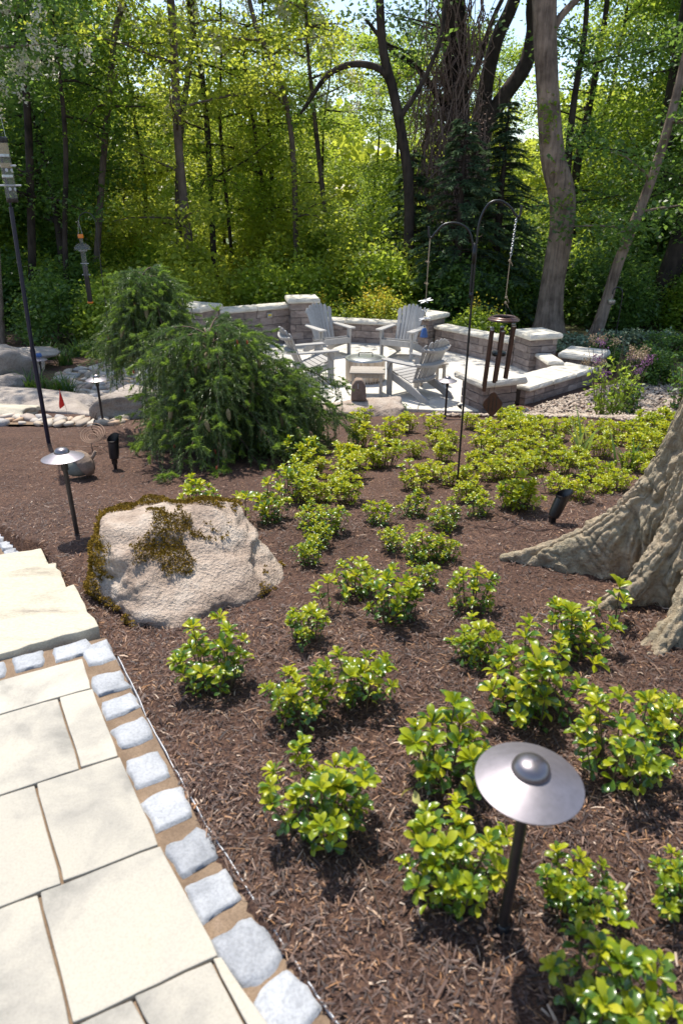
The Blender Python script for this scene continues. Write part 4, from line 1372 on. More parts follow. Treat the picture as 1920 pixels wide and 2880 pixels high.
# ------------------------------------------------------------------ the big tree at the right edge
def big_tree():
    t = thing('shade_tree', 'massive furrowed tree trunk with flaring roots at the right edge', 'tree', (1.925, 2.72, -.075))
    th = np.concatenate([np.linspace(R(125), R(275), 640, endpoint=False), np.linspace(R(275), R(485), 150, endpoint=False)])
    nt_ = len(th)
    hs = np.concatenate([np.linspace(-.12, .55, 140), np.linspace(.556, 1.3, 90), np.linspace(1.55, 7.5, 40)])
    nh = len(hs)
    TH, HH = np.meshgrid(th, hs); TH = TH.ravel(); HH = HH.ravel()
    flares = [(160, .72, .40, .14), (190, .56, .33, .13), (216, .60, .34, .15), (255, .50, .36, .18), (300, .5, .4, .3), (345, .5, .4, .3), (30, .5, .4, .3), (75, .55, .4, .3), (120, .52, .38, .25), (146, .25, .3, .14)]
    r = .425 - .012 * np.clip(HH, 0, 9) + .03 * np.exp(-HH / .8)
    wob = fbm(np.stack([np.cos(TH) * 1.2, np.sin(TH) * 1.2, HH * 1.2], 1), 9, 3)
    for a, A, hk_, w in flares:
        d = (TH - R(a) + math.pi) % (2 * math.pi) - math.pi
        ww = w * (1 + .9 * np.clip(HH / .5, 0, 1.6))
        r = r + A * np.exp(-np.clip(HH + .04, 0, 9) / hk_ * 1.35) * np.exp(-(d / ww) ** 2)
    r = r * (1 + .05 * wob)
    x = np.cos(TH) * r; y = np.sin(TH) * r
    # bark: long plates running up the trunk, split by furrows
    along = HH - (r - .36)
    wrp = fbm(np.stack([np.cos(TH) * 5, np.sin(TH) * 5, along * 7], 1), 21, 3)
    def furrow(fr_, lng, seed, wv, wd_):
        q = np.stack([np.cos(TH) * .42 * fr_ + wrp * wv, np.sin(TH) * .42 * fr_ + wrp * wv, along * lng], 1)
        return np.exp(-(vn(q, seed) / wd_) ** 2)
    a3 = fbm(np.stack([x * 60, y * 60, HH * 40], 1), 41, 3)
    deep = furrow(40, 2.6, 31, .55, .22)
    fine = furrow(85, 9, 37, .8, .24)
    crossc = furrow(30, 20, 39, 1.0, .10)
    bark = .6 + .25 - deep * .95 - fine * .34 - crossc * .30 * (1 - deep) + a3 * .20
    B0 = np.stack([x + HH * .01, y, HH], 1).reshape(nh, nt_, 3)
    du = np.roll(B0, -1, 1) - np.roll(B0, 1, 1)
    dv = np.empty_like(B0); dv[1:-1] = B0[2:] - B0[:-2]; dv[0] = B0[1] - B0[0]; dv[-1] = B0[-1] - B0[-2]
    nn_ = np.cross(du, dv); nn_ /= np.linalg.norm(nn_, axis=2)[..., None] + 1e-9
    V = (B0 + nn_ * ((bark - .6) * .040).reshape(nh, nt_, 1)).reshape(-1, 3)
    idx = np.arange(nt_ * (nh - 1)).reshape(nh - 1, nt_)
    nxt = np.roll(idx, -1, 1)
    F = np.stack([idx.ravel(), nxt.ravel(), (nxt + nt_).ravel(), (idx + nt_).ravel()], 1)
    me = np_mesh('trunk', V, F, True)
    m, nt2, b, o = M_new('furrowed_oak_bark')
    v = coords(nt2)
    n1 = noise(nt2, v, 26, 6, .7, .5); n2 = noise(nt2, v, 3.5, 4, .6)
    col = ramp(nt2, n1, [(.28, (.23, .175, .125)), (.48, (.42, .34, .25)), (.68, (.56, .475, .36))])
    col = mixc(nt2, 1, col, ramp(nt2, n2, [(.3, (.75, .78, .70)), (.7, (1.1, 1.05, 1.0))]), 'MULTIPLY')
    nt2.links.new(col, b.inputs['Base Color']); b.inputs['Roughness'].default_value = .92; b.inputs['Specular IOR Level'].default_value = .15
    n3 = noise(nt2, coords(nt2, (1, 1, .16)), 42, 6, .7, .4)
    hsum = N(nt2, 'ShaderNodeMath', {0: n1, 1: n3}, operation='ADD').outputs[0]
    bump(nt2, b, hsum, 1.0, .022)
    set_mats(me, [m]); add('trunk', me, t)
    # limbs and a high crown, above and behind the viewer
    lm = MB(); C_ = []
    rr = random.Random(8)
    for k in range(9):
        a = -1.2 + k * .33 + rr.uniform(-.1, .1); z0 = 5.2 + k * .28; L = rr.uniform(2.0, 3.4)
        p = [Vector((math.cos(a) * .15, math.sin(a) * .15, z0))]
        for j in range(1, 5): p.append(p[0] + Vector((math.cos(a) * L * j / 4, math.sin(a) * L * j / 4, .55 * j + rr.uniform(-.1, .2))))
        lm.tube(p, [.13, .10, .07, .05, .02], 8)
        for q in p[2:]:
            for _ in range(3): C_.append(q + Vector((rr.gauss(0, .5), rr.gauss(0, .5), rr.gauss(.1, .4))))
    lm.build('limbs', m, t, smooth=True, kind='stuff')
    C_ = np.array([tuple(c) for c in C_]); C_ = np.repeat(C_, 60, 0)
    pos = C_ + RNG.normal(size=C_.shape) * np.array([.4, .4, .3])
    V, F = scatter_np(KITE_V, KITE_F, pos, rot_np(len(pos), .8), RNG.uniform(.12, .2, len(pos)))
    me = np_mesh('crown', V, F); set_mats(me, [G3]); add('crown', me, t, kind='stuff')


big_tree()


# ------------------------------------------------------------------ weeping spruce
def spruce():
    t = thing('weeping_spruce', 'dark green weeping spruce mound with hanging cones', 'spruce', (-1.15, 5.8, T(-1.15, 5.8)))
    O = np.array([-1.15, 5.8, T(-1.15, 5.8)])
    rr = random.Random(3)
    wood = MB()
    shoots = []      # (points(6,3), tip?)
    tips_at = []
    def shoot(p, d, L, droop, kind, thick=1.0):
        d = np.array(d, float); d /= np.linalg.norm(d); pts = [np.array(p, float)]; st = L / 6
        for i in range(6):
            d = d + np.array([0, 0, -droop]) * st * 6; d /= np.linalg.norm(d)
            pts.append(pts[-1] + d * st)
        shoots.append((np.array(pts), kind, thick))
        return pts
    lobes = [(-1.06, 5.58, .77, .82, .70, -.42, 54, 1.0), (-1.82, 6.55, .44, .50, 1.02, .22, 30, 1.0), (-.58, 5.90, .66, .60, .30, -.50, 34, 1.0)]
    for (cx, cy, rx, ry, top, bot, n, s) in lobes:
        for k in range(n):
            f = (k + .5) / n                        # 0 bottom .. 1 top
            z0 = bot + .12 + (top - bot - .12) * f ** .9
            e = math.sqrt(max(.05, 1 - max(0, (z0 - bot) / (top - bot + .08)) ** 2.2))
            a = k * 2.399 + rr.uniform(-.25, .25)
            reach = e * rr.uniform(.62, 1.22)
            if f > .86: reach *= 1.2
            zz = z0; pts = []
            gnd = T(cx + math.cos(a) * rx * reach, cy + math.sin(a) * ry * reach)
            K = 9
            for j in range(K + 1):
                q = j / K
                x = cx + math.cos(a + .25 * q * math.sin(k)) * rx * reach * q; y = cy + math.sin(a + .25 * q * math.sin(k)) * ry * reach * q
                z = z0 - .10 + .16 * math.sin(q * 2.0) - .20 * q * q * (1 + (1 - f))
                pts.append((x, y, max(z, gnd + .05)))
            wood.tube([(p[0] - O[0], p[1] - O[1], p[2] - O[2]) for p in pts], [.009 * (1 - .7 * j / K) for j in range(K + 1)], 5, False)
            out = np.array([math.cos(a), math.sin(a), 0.0]); side = np.array([-out[1], out[0], 0])
            for j in range(1, K + 1):
                q = j / K
                for sd in (-1, 1, 0):
                    L = rr.uniform(.14, .30) * (1.15 - .35 * f)
                    d = out * rr.uniform(.3, .8) + side * sd * rr.uniform(.3, .9) + np.array([0, 0, rr.uniform(-.4, .25)])
                    p = np.array(pts[j]) + side * rr.uniform(-.03, .03)
                    L = min(L, max(.08, (p[2] - gnd) * .9))
                    sp_ = shoot(p, d, L, rr.uniform(.25, .5), 0)
                    for _h in range(rr.choice((0, 1, 1, 2))):      # hanging second-order branchlet
                        sp2 = shoot(sp_[3], (d[0] * .3, d[1] * .3, -1), min(rr.uniform(.12, .32), max(.06, (sp_[3][2] - gnd) * .8)), .5, 0)
                    tp = sp_[-1]
                    if rr.random() < (.13 + .38 * f):
                        dd = np.array(sp_[-1]) - np.array(sp_[-2])
                        for _ in range(rr.choice((1, 2, 3))):
                            shoot(tp, dd / np.linalg.norm(dd) * .8 + np.array([rr.uniform(-.7, .7), rr.uniform(-.7, .7), rr.uniform(-.2, .35)]), rr.uniform(.04, .085), .12, 1, 1.15)
            tp = np.array(pts[-1])
            for _ in range(3):
                shoot(tp, out * .8 + side * rr.uniform(-.7, .7) + np.array([0, 0, rr.uniform(-.2, .4)]), rr.uniform(.06, .12), .15, 1, 1.1)
            tips_at.append(tp)
    wood.tube([(.1, -.1, -.1), (.05, -.05, .5), (.05, -.15, .9)], [.07, .045, .012], 8)
    wood.tube([(.05, -.05, .2), (-.35, .45, .8), (-.62, .8, 1.15), (-.70, .78, 1.35)], [.05, .035, .02, .008], 8)
    wood.tube([(.05, -.05, .2), (.3, .0, .45), (.55, .1, .65)], [.05, .03, .012], 8)
    wood.build('branches', m_twig, t, smooth=True)
    for kind, name, mat, dens, nl in ((0, 'needles', m_needle, 310, .029), (1, 'new_growth', m_tip, 760, .022)):
        P_, D_, TK = [], [], []
        for pts, kd, tk in shoots:
            if kd != kind: continue
            L = np.linalg.norm(np.diff(pts, axis=0), axis=1).sum()
            n = max(8, int(L * dens))
            u = np.sort(RNG.uniform(0, 5.999, n)); i = u.astype(int); f = (u - i)[:, None]
            P_.append(pts[i] * (1 - f) + pts[i + 1] * f)
            dd = pts[i + 1] - pts[i]; D_.append(dd / (np.linalg.norm(dd, axis=1)[:, None] + 1e-9)); TK.append(np.full(n, tk))
        P_ = np.concatenate(P_); D_ = np.concatenate(D_); TK = np.concatenate(TK); n = len(P_)
        rad = RNG.normal(size=(n, 3)); rad -= D_ * (rad * D_).sum(1)[:, None]; rad /= np.linalg.norm(rad, axis=1)[:, None]
        yv = rad * .8 + D_ * .62; yv /= np.linalg.norm(yv, axis=1)[:, None]
        xv = np.cross(yv, rad); xv /= np.linalg.norm(xv, axis=1)[:, None] + 1e-9
        fr = np.stack([xv, yv, np.cross(xv, yv)], 2)
        ln = RNG.uniform(.8, 1.2, n) * nl * TK
        V, F = scatter_np([(-.5, 0, 0), (.5, 0, 0), (0, 1, 0)], [(0, 1, 2)], P_ - O, fr, np.stack([np.full(n, .0062), ln, ln], 1))
        me = np_mesh(name, V, F); set_mats(me, [mat]); add(name, me, t, kind='stuff')
    # cones
    cmb = MB(); cmb.lathe([(0, 0), (.010, -.006), (.0165, -.025), (.0175, -.05), (.014, -.08), (.007, -.102), (0, -.108)], 14); cme = cmb.mesh('cone', m_cone, True)
    cand = [s for s in shoots if s[1] == 0 and s[0][0][1] < 6.4 + (s[0][0][0] < -1.5) * .6]
    front = []
    for s_ in shoots:
        if s_[1]: continue
        p = s_[0][2]
        for (cx, cy, rx, ry, top, bot, n_, q_) in lobes:
            if abs(p[0] - cx) < rx * .85 and p[1] < cy - ry * .55 and p[2] > bot + .25: front.append(p); break
    front.sort(key=lambda q: q[0])
    for i in range(26):
        p = front[int((i + rr.random()) / 26 * len(front))] - O + np.array([0, -.07, 0.01])
        add('cone', cme, t, tuple(p), (rr.uniform(-.25, .25), rr.uniform(-.25, .25), rr.uniform(0, 6)), (1, 1, rr.uniform(.8, 1.15)))
    for i in range(6):
        s_ = rr.choice(cand); p = s_[0][rr.randint(3, 6)] - O
        add('cone', cme, t, tuple(p), (rr.uniform(-.4, .4), rr.uniform(-.4, .4), 0), (.85, .85, rr.uniform(.7, 1)))
    bmb = MB(); bmb.lathe([(0, -.004), (.007, .004), (.009, .016), (.007, .028), (0, .034)], 10); bme = bmb.mesh('red_bud', m_bud, True)
    for i in range(26):
        tp = rr.choice(tips_at) if i % 2 else rr.choice(cand)[0][-1]
        add('red_bud', bme, t, tuple(np.array(tp) - O + np.array([0, 0, .01])), (rr.uniform(-.4, .4), rr.uniform(-.4, .4), 0), (1, 1, rr.uniform(.8, 1.4)))


spruce()

# ------------------------------------------------------------------ low glossy shrubs in the bed
_lt = [0, .22, .46, .70, .88, 1.0]
_lw = [.02, .10, .20, .275, .215, .03]
_lz = [0, .02, .03, .01, -.05, -.13]
LEAF_V = np.array([p for t_, w_, z_ in zip(_lt, _lw, _lz) for p in ((-w_, t_, z_ + w_ * .32), (0, t_ + .01, z_ - .02), (w_, t_, z_ + w_ * .32))])
LEAF_F = np.array([f for k in range(5) for f in ((3 * k, 3 * k + 1, 3 * k + 4), (3 * k, 3 * k + 4, 3 * k + 3), (3 * k + 1, 3 * k + 2, 3 * k + 5), (3 * k + 1, 3 * k + 5, 3 * k + 4))])


def sprig_np(seed, h, whorl, ll, lower):
    """stem with a whorl of obovate leaves on top and a few older leaves below: verts, faces, material ids"""
    rr = random.Random(seed)
    m = MB(); bend = rr.uniform(-.12, .12) * h; bend2 = rr.uniform(-.12, .12) * h
    pts = [Vector((0, 0, -.03)), Vector((bend * .3, bend2 * .3, h * .4)), Vector((bend, bend2, h))]
    m.tube(pts, [.0026, .0022, .0016], 4, False)
    V = [np.array(m.v)]; F = [np.array([(a, b_, c) for a, b_, c, d in m.f] + [(a, c, d) for a, b_, c, d in m.f])]; MI = [np.zeros(len(F[0]), int)]
    pos, fr, sc, mi = [], [], [], []
    def leaf(p, az, el, L, k, w=.85):
        y = Vector((math.cos(az) * math.cos(el), math.sin(az) * math.cos(el), math.sin(el)))
        zr = Vector((0, 0, 1)) - y * y.z
        z = zr.normalized() if zr.length > .05 else Vector((-math.cos(az), -math.sin(az), 0))
        tw = Matrix.Rotation(rr.uniform(-.5, .5), 3, y); z = tw @ z
        x = y.cross(z)
        pos.append(tuple(p)); fr.append([(x[i], y[i], z[i]) for i in range(3)]); sc.append((L * w * rr.uniform(.9, 1.15), L, L)); mi.append(k)
    a0 = rr.uniform(0, 6.28)
    for k in range(whorl):
        leaf(pts[2] + Vector((0, 0, -.004 * (k % 3))), a0 + k * 2.399, R(rr.uniform(18, 62) if k < whorl * .6 else rr.uniform(-5, 30)), ll * rr.uniform(.75, 1.1), 1 if rr.random() > (.3 if ll != .036 else .06) else 2)
    for k in range(2):
        leaf(pts[2] + Vector((0, 0, .004)), a0 + k * 3 + .5, R(rr.uniform(60, 85)), ll * rr.uniform(.45, .7), 1)
    for k in range(lower):
        q = rr.uniform(.18, .85); p = pts[1].lerp(pts[2], max(0, (q - .4) / .6)) if q > .4 else pts[0].lerp(pts[1], q / .4)
        leaf(p, rr.uniform(0, 6.28), R(rr.uniform(-25, 35)), ll * rr.uniform(.65, 1.0), 2 if rr.random() > (.25 if ll != .036 else .75) else 1)
    lv, lf_ = scatter_np(LEAF_V, LEAF_F, np.array(pos), np.array(fr), np.array(sc))
    F.append(lf_ + len(V[0])); V.append(lv); MI.append(np.repeat(np.array(mi), len(LEAF_F)))
    return np.concatenate(V), np.concatenate(F), np.concatenate(MI)


SPRIGS = {}
for key, hh, ll, wh, lo in (('A', .170, .041, 10, 7), ('B', .140, .038, 10, 6), ('C', .14, .034, 9, 7), ('S', .13, .042, 7, 3), ('F', .13, .036, 9, 5)):
    SPRIGS[key] = [sprig_np(hash((key == 'A', i)) % 1000 + i * 13 + ord(key), hh * (.72 + .08 * i), wh, ll, lo) for i in range(6)]
SPM = {}
for key, lst in SPRIGS.items():
    SPM[key] = []
    for V_, F_, I_ in lst:
        me = np_mesh('sprig', V_, F_, True); set_mats(me, [m_stem, m_lf_young, m_lf_old], I_); SPM[key].append(me)
SHR = [(-0.461, 2.005, -0.042, 0.32, 'A', 'n'),(-0.139, 1.809, -0.036, 0.27, 'C', 'n'),(0.063, 1.907, -0.039, 0.23, 'B', 'n'),(-0.141, 2.312, -0.068, 0.2, 'B', 'n'), (-0.047, 1.354, -0.019, 0.33, 'A', 'n'),(0.31, 1.529, -0.022, 0.3, 'B', 'n'),(0.275, 1.162, -0.007, 0.29, 'A', 'n'),(0.564, 1.117, -0.009, 0.2, 'C', 'n'), (0.654, 1.875, -0.037, 0.38, 'A', 'n'),(0.918, 2.225, -0.065, 0.28, 'B', 'n'),(0.511, 2.173, -0.058, 0.22, 'B', 'n'),(0.841, 1.562, -0.021, 0.33, 'A', 'n'), (1.056, 1.733, -0.033, 0.2, 'B', 'n'),(0.829, 1.117, -0.009, 0.14, 'C', 'n'),(0.556, 0.863, -0.01, 0.28, 'A', 'n'),(0.585, 2.586, -0.095, 0.23, 'B', 'n'), (0.228, 2.49, -0.088, 0.26, 'B', 'n'),(-0.056, 2.565, -0.093, 0.12, 'S', 'n'),(1.158, 2.428, -0.08, 0.13, 'S', 'n'),(0.072, 2.734, -0.109, 0.2, 'B', 'm'), (0.267, 3.263, -0.156, 0.12, 'B', 'm'),(0.414, 3.158, -0.144, 0.12, 'A', 'm'),(0.537, 3.146, -0.147, 0.16, 'C', 'm'),(0.394, 2.84, -0.116, 0.14, 'B', 'm'), (0.601, 3.6, -0.189, 0.17, 'A', 'm'),(0.839, 3.797, -0.215, 0.17, 'B', 'm'),(1.101, 3.943, -0.232, 0.19, 'A', 'm'),(0.223, 3.652, -0.195, 0.16, 'B', 'm'), (0.451, 3.819, -0.215, 0.19, 'C', 'm'),(0.033, 4.037, -0.244, 0.17, 'B', 'm'),(-0.092, 4.1, -0.251, 0.13, 'C', 'm'),(-0.206, 4.037, -0.244, 0.11, 'A', 'm'), (-0.179, 3.631, -0.194, 0.12, 'B', 'm'),(-0.073, 3.527, -0.181, 0.12, 'A', 'm'),(-0.172, 3.104, -0.141, 0.08, 'B', 'm'),(-0.135, 3.347, -0.164, 0.1, 'C', 'm'), (0.214, 7.068, -0.671, 0.21, 'B', 'm'),(0.181, 5.903, -0.496, 0.22, 'B', 'm'),(0.46, 6.048, -0.518, 0.23, 'C', 'm'),(0.657, 6.696, -0.616, 0.2, 'B', 'm'), (0.932, 6.604, -0.601, 0.21, 'A', 'm'),(0.957, 5.832, -0.485, 0.17, 'B', 'm'),(0.625, 5.512, -0.439, 0.12, 'C', 'm'),(0.052, 5.048, -0.368, 0.22, 'B', 'm'), (0.347, 5.1, -0.375, 0.22, 'B', 'm'),(0.239, 5.048, -0.368, 0.1, 'A', 'm'),(0.85, 5.327, -0.41, 0.17, 'A', 'm'),(0.863, 5.975, -0.507, 0.15, 'B', 'm'), (1.371, 6.965, -0.655, 0.17, 'B', 'm'),(1.4, 6.202, -0.542, 0.27, 'B', 'm'),(1.244, 5.573, -0.448, 0.22, 'B', 'm'),(1.81, 6.965, -0.655, 0.24, 'B', 'm'), (1.8, 6.439, -0.577, 0.22, 'B', 'm'),(0.071, 4.694, -0.325, 0.22, 'B', 'm'),(-0.026, 4.381, -0.286, 0.15, 'B', 'm'),(-0.207, 4.819, -0.339, 0.17, 'B', 'm'), (-0.265, 4.528, -0.303, 0.11, 'B', 'm'),(0.512, 4.413, -0.289, 0.19, 'C', 'm'),(0.655, 4.652, -0.319, 0.13, 'B', 'm'),(0.781, 4.486, -0.297, 0.09, 'A', 'm'), (0.907, 4.486, -0.297, 0.17, 'B', 'm'),(1.089, 4.652, -0.319, 0.16, 'C', 'm'),(1.219, 4.652, -0.319, 0.16, 'B', 'm'),(1.381, 4.819, -0.339, 0.17, 'B', 'm'), (1.253, 5.1, -0.375, 0.15, 'B', 'm'),(1.055, 5.048, -0.368, 0.14, 'A', 'm'),(1.411, 5.265, -0.4, 0.16, 'B', 'm'),(1.581, 5.45, -0.429, 0.16, 'B', 'm'), (0.819, 4.1, -0.251, 0.06, 'A', 'm'),(1.913, 4.381, -0.286, 0.07, 'B', 'd'),(1.764, 4.266, -0.272, 0.14, 'A', 'd'),(1.533, 4.1, -0.251, 0.17, 'B', 'd'), (1.451, 4.266, -0.272, 0.15, 'B', 'd'),(1.112, 3.902, -0.227, 0.22, 'B', 'd'),(1.522, 4.966, -0.356, 0.18, 'C', 'd'),(1.691, 4.83, -0.341, 0.18, 'B', 'd'), (1.824, 4.694, -0.325, 0.17, 'B', 'd'),(1.919, 4.622, -0.314, 0.14, 'C', 'd'),(1.765, 5.409, -0.422, 0.2, 'C', 'd'),(1.735, 6.048, -0.518, 0.22, 'B', 'd'), (2.063, 6.295, -0.556, 0.22, 'A', 'd'),(2.171, 5.873, -0.491, 0.2, 'B', 'd'),(2.182, 5.409, -0.422, 0.19, 'A', 'd'),(2.56, 6.048, -0.518, 0.21, 'B', 'd'), (2.46, 5.409, -0.422, 0.18, 'C', 'd'),(2.359, 4.966, -0.356, 0.16, 'A', 'd'),(2.685, 5.512, -0.439, 0.19, 'C', 'd'),(2.846, 6.048, -0.518, 0.21, 'B', 'd'), (3.085, 6.233, -0.547, 0.21, 'C', 'd'),(3.314, 6.841, -0.637, 0.23, 'A', 'd'),(3.171, 6.769, -0.627, 0.22, 'C', 'd'),(2.805, 6.295, -0.556, 0.21, 'A', 'd'), (2.508, 6.357, -0.565, 0.2, 'B', 'd'),(2.378, 6.696, -0.616, 0.18, 'B', 'd'),(1.983, 6.625, -0.605, 0.2, 'A', 'd'),(1.803, 6.769, -0.627, 0.21, 'B', 'd'), (1.804, 7.242, -0.699, 0.2, 'C', 'd'),(1.506, 5.873, -0.491, 0.18, 'B', 'd'),(1.862, 5.131, -0.38, 0.17, 'B', 'd'),(2.23, 4.966, -0.356, 0.15, 'B', 'd'), (3.433, 6.913, -0.648, 0.19, 'C', 'd'),(1.477, 5.409, -0.422, 0.17, 'A', 'd'),(2.663, 5.821, -0.484, 0.18, 'B', 'd'),(2.296, 4.694, -0.325, 0.08, 'B', 'd'), (-0.899, 3.953, -0.235, 0.25, 'B', 's'),(-0.593, 3.746, -0.206, 0.15, 'S', 's'),(-0.421, 3.746, -0.206, 0.24, 'B', 's'),(-0.289, 5.048, -0.369, 0.38, 'B', 's'), (-0.302, 4.162, -0.26, 0.26, 'B', 's')]
NSPR = {'F': 21, 'A': 24, 'B': 18, 'C': 25, 'S': 4}
BASEW = {'F': .22, 'A': .30, 'B': .22, 'C': .24, 'S': .10}
near_labels = ['leafy green shrub at the foot of the mossy boulder', 'rounded small-leaved shrub, in front of the boulder shrub to the right', 'loose glossy shrub just right of the rounded small-leaved one', 'small shrub directly right of the mossy boulder corner', 'large upright bright shrub left of the near path light, closest to the edging strip', 'bushy shrub with a faded yellow leaf, up-left of the near lamp hat', 'wide yellow-green shrub touching the near path light stem from the left', 'dense round shrub below the hat of the near path light, to its right', 'broad tall shrub in the middle of the bed, above the near lamp hat', 'glossy shrub against the tree roots', 'open shrub between the broad middle shrub and the boulder side', 'wide shrub at the right, between lamp hat and frame edge', 'shrub cut by the right edge above the lamp hat level', 'small shrub cut by the right edge beside the near lamp stem', 'big dark-leaved shrub in the bottom right corner', 'airy shrub left of the tree root tips', 'shrub in the bed centre with whitish glossy leaves', 'single small sprout right of the mossy boulder', 'small sprig growing against the tree root']


def shrub(i, x, y, z, w, k, g):
    rr = random.Random(100 + i)
    if y > 3.9 and g != 's' and k != 'S': k = 'F'
    s = min(1.35, max(.8, w / BASEW[k] * (1.02 if g == 'n' else 1.15)))
    if g == 'n': lab, grp = near_labels[i], None
    elif g == 's': lab, grp = 'small green shrub in the shade at the foot of the spruce', 'shrubs in the spruce shade'
    elif g == 'm':
        if y > 5.5: lab, grp = 'small yellow-green shrub in the far rows between spruce and hook pole', 'far shrubs between spruce and hook'
        elif y > 3.6: lab, grp = 'small glossy shrub in the middle rows around the hook pole foot', 'middle-row shrubs'
        else: lab, grp = 'low glossy shrub in the nearer centre rows right of the boulder', 'centre-row shrubs'
    else: lab, grp = 'yellow-green shrub massed in the drift between hook pole and big tree', 'shrub drift at the right'
    if k == 'F': s *= 1.18
    zz = float(ground_z(np.array([x]), np.array([y]))[0])
    t = thing('glossy_shrub', lab, 'shrub', (x, y, zz), rr.uniform(0, 6.28), grp or 'glossy low shrubs', (s, s, s))
    n = NSPR[k]
    n = int(n * rr.uniform(.85, 1.15))
    spread = BASEW[k] * .42
    far = g == 'd' and y > 4.6
    VV, FF, II, off = [], [], [], 0
    for j in range(n):
        a = j * 2.399 + rr.uniform(-.3, .3); q = math.sqrt((j + .4) / n)
        px, py = math.cos(a) * spread * q * rr.uniform(.8, 1.15), math.sin(a) * spread * q * rr.uniform(.8, 1.15)
        tilt = q * rr.uniform(.15, .55)
        sc_ = rr.uniform(.8, 1.15) * (1.08 - .3 * q * q)
        e = Matrix.Rotation(tilt, 3, Vector((-math.sin(a), math.cos(a), 0))) @ Matrix.Rotation(rr.uniform(0, 6.28), 3, 'Z')
        vi = rr.randrange(6)
        if far:
            V_, F_, I_ = SPRIGS[k][vi]
            VV.append((V_ * sc_) @ np.array(e).T + np.array([px * .7, py * .7, 0])); FF.append(F_ + off); II.append(I_); off += len(V_)
        else:
            add('sprig', SPM[k][vi], t, (px * .7, py * .7, 0), e.to_euler(), (sc_, sc_, sc_))
    if far:
        me = np_mesh('foliage', np.concatenate(VV), np.concatenate(FF), True); set_mats(me, [m_stem, m_lf_young, m_lf_old], np.concatenate(II)); add('foliage', me, t)
    return t


LMK = [('the mossy boulder', -.75, 2.9), ('the hook pole foot', .77, 4.2), ('the spotlight by the tree', 1.23, 3.61), ('the weeping spruce', -.6, 5.4), ('the path light at the patio edge', 1.255, 8.0), ('the standing stone', .24, 9.4), ('the big tree', 1.6, 3.0), ('the yellowing iris clump', 2.03, 5.46), ('the seat wall perennial', 3.45, 8.6)]
_it = []
for i, a in enumerate(SHR):
    o_ = shrub(i, *a)
    if a[5] != 'n':
        nm_, lx, ly = min(LMK, key=lambda q: (q[1] - a[0]) ** 2 + (q[2] - a[1]) ** 2)
        dx, dy = a[0] - lx, a[1] - ly
        sd = ('right of' if dx > 0 else 'left of') if abs(dx) > abs(dy) else ('behind' if dy > 0 else 'in front of')
        _it.append((o_, (nm_, sd), math.hypot(dx, dy), 'glossy low shrub', f'{sd} {nm_}'))
rank_labels(_it)
# two faded yellow leaves caught between the near shrubs
for (x, y, z, lab_) in ((.22, 1.50, .12, 'upper pale yellow faded leaf caught between two near shrubs'), (.205, 1.42, .06, 'lower pale yellow faded leaf caught between two near shrubs')):
    V_, F_ = scatter_np(LEAF_V, LEAF_F, np.array([(0, 0, 0), (.01, 0, 0), (0, .01, 0)]), rot_np(3, .3), np.array([.05, .06, .045]))
    me = np_mesh('faded_leaf', V_, F_, True); set_mats(me, [m_lf_pale])
    add('faded_leaf', me, None, (x, y, z), label=lab_, cat='leaf', group='faded leaves')


# ------------------------------------------------------------------ strappy clumps and perennials
def blade_clump(n, h, spread, width, seed, mat, droop=.8):
    rr = random.Random(seed); V, F = [], []
    for k in range(n):
        a = rr.uniform(0, 6.28); L = h * rr.uniform(.6, 1.15); d = Vector((math.cos(a) * rr.uniform(.15, .6), math.sin(a) * rr.uniform(.15, .6), 1)).normalized()
        p = Vector((rr.gauss(0, spread), rr.gauss(0, spread), -.02)); sd = Vector((-math.sin(a), math.cos(a), 0))
        o_ = len(V)
        for j in range(6):
            w = width * (1 - (j / 5.2) ** 2) * .5
            V.append(p + sd * w); V.append(p - sd * w)
            p = p + d * L / 5; d = (d + Vector((math.cos(a) * .12, math.sin(a) * .12, -droop * .16 * (j + 1) / 2))).normalized()
        for j in range(5): F.append((o_ + 2 * j, o_ + 2 * j + 1, o_ + 2 * j + 3, o_ + 2 * j + 2))
    me = np_mesh('blades', np.array([tuple(v) for v in V]), np.array(F), True); set_mats(me, [mat])
    return me


LIR = [blade_clump(90, .42, .07, .016, i, m_grass, 1.0) for i in range(3)]
for i, (x, y, s, lab) in enumerate([(-4.45, 9.7, 1.15, 'dark grass clump at the left, in front of the weathered boulder'), (-3.92, 9.45, 1.1, 'grass clump just right of the feeder pole above the slabs'), (-5.24, 13.6, 1.2, 'grass clump behind the creek bed, far left'), (-4.80, 13.5, 1.15, 'grass clump behind the creek bed, next to the leafy bush'), (-5.1, 12.6, 1.0, 'grass clump at the back edge of the creek'), (-4.4, 13.3, 1.0, 'grass clump under the leafy bush'), (-3.84, 11.9, .8, 'small bright grass tuft beside the creek, left of the spruce'), (-5.6, 13.2, 1.1, 'grass clump at the far left behind the path light')]):
    t = thing('grass_clump', lab, 'grass clump', (x, y, T(x, y)), i * 1.3, 'strappy grass clumps', (s, s, s)); add('blades', LIR[i % 3], t)
IR = [blade_clump(12, .42, .035, .026, 31, m_iris, .35), blade_clump(14, .40, .03, .022, 33, m_grass, .45)]
t = thing('iris_clump', 'yellowing iris clump with upright blades in the shrub drift', 'iris', (2.03, 5.46, T(2.03, 5.46)), .4, None, (1, 1, 1.1)); add('blades', IR[0], t)
t = thing('iris_clump', 'green strap-leaved clump in the drift, nearer the big tree', 'iris', (2.24, 5.02, T(2.24, 5.02)), 2.0); add('blades', IR[1], t)


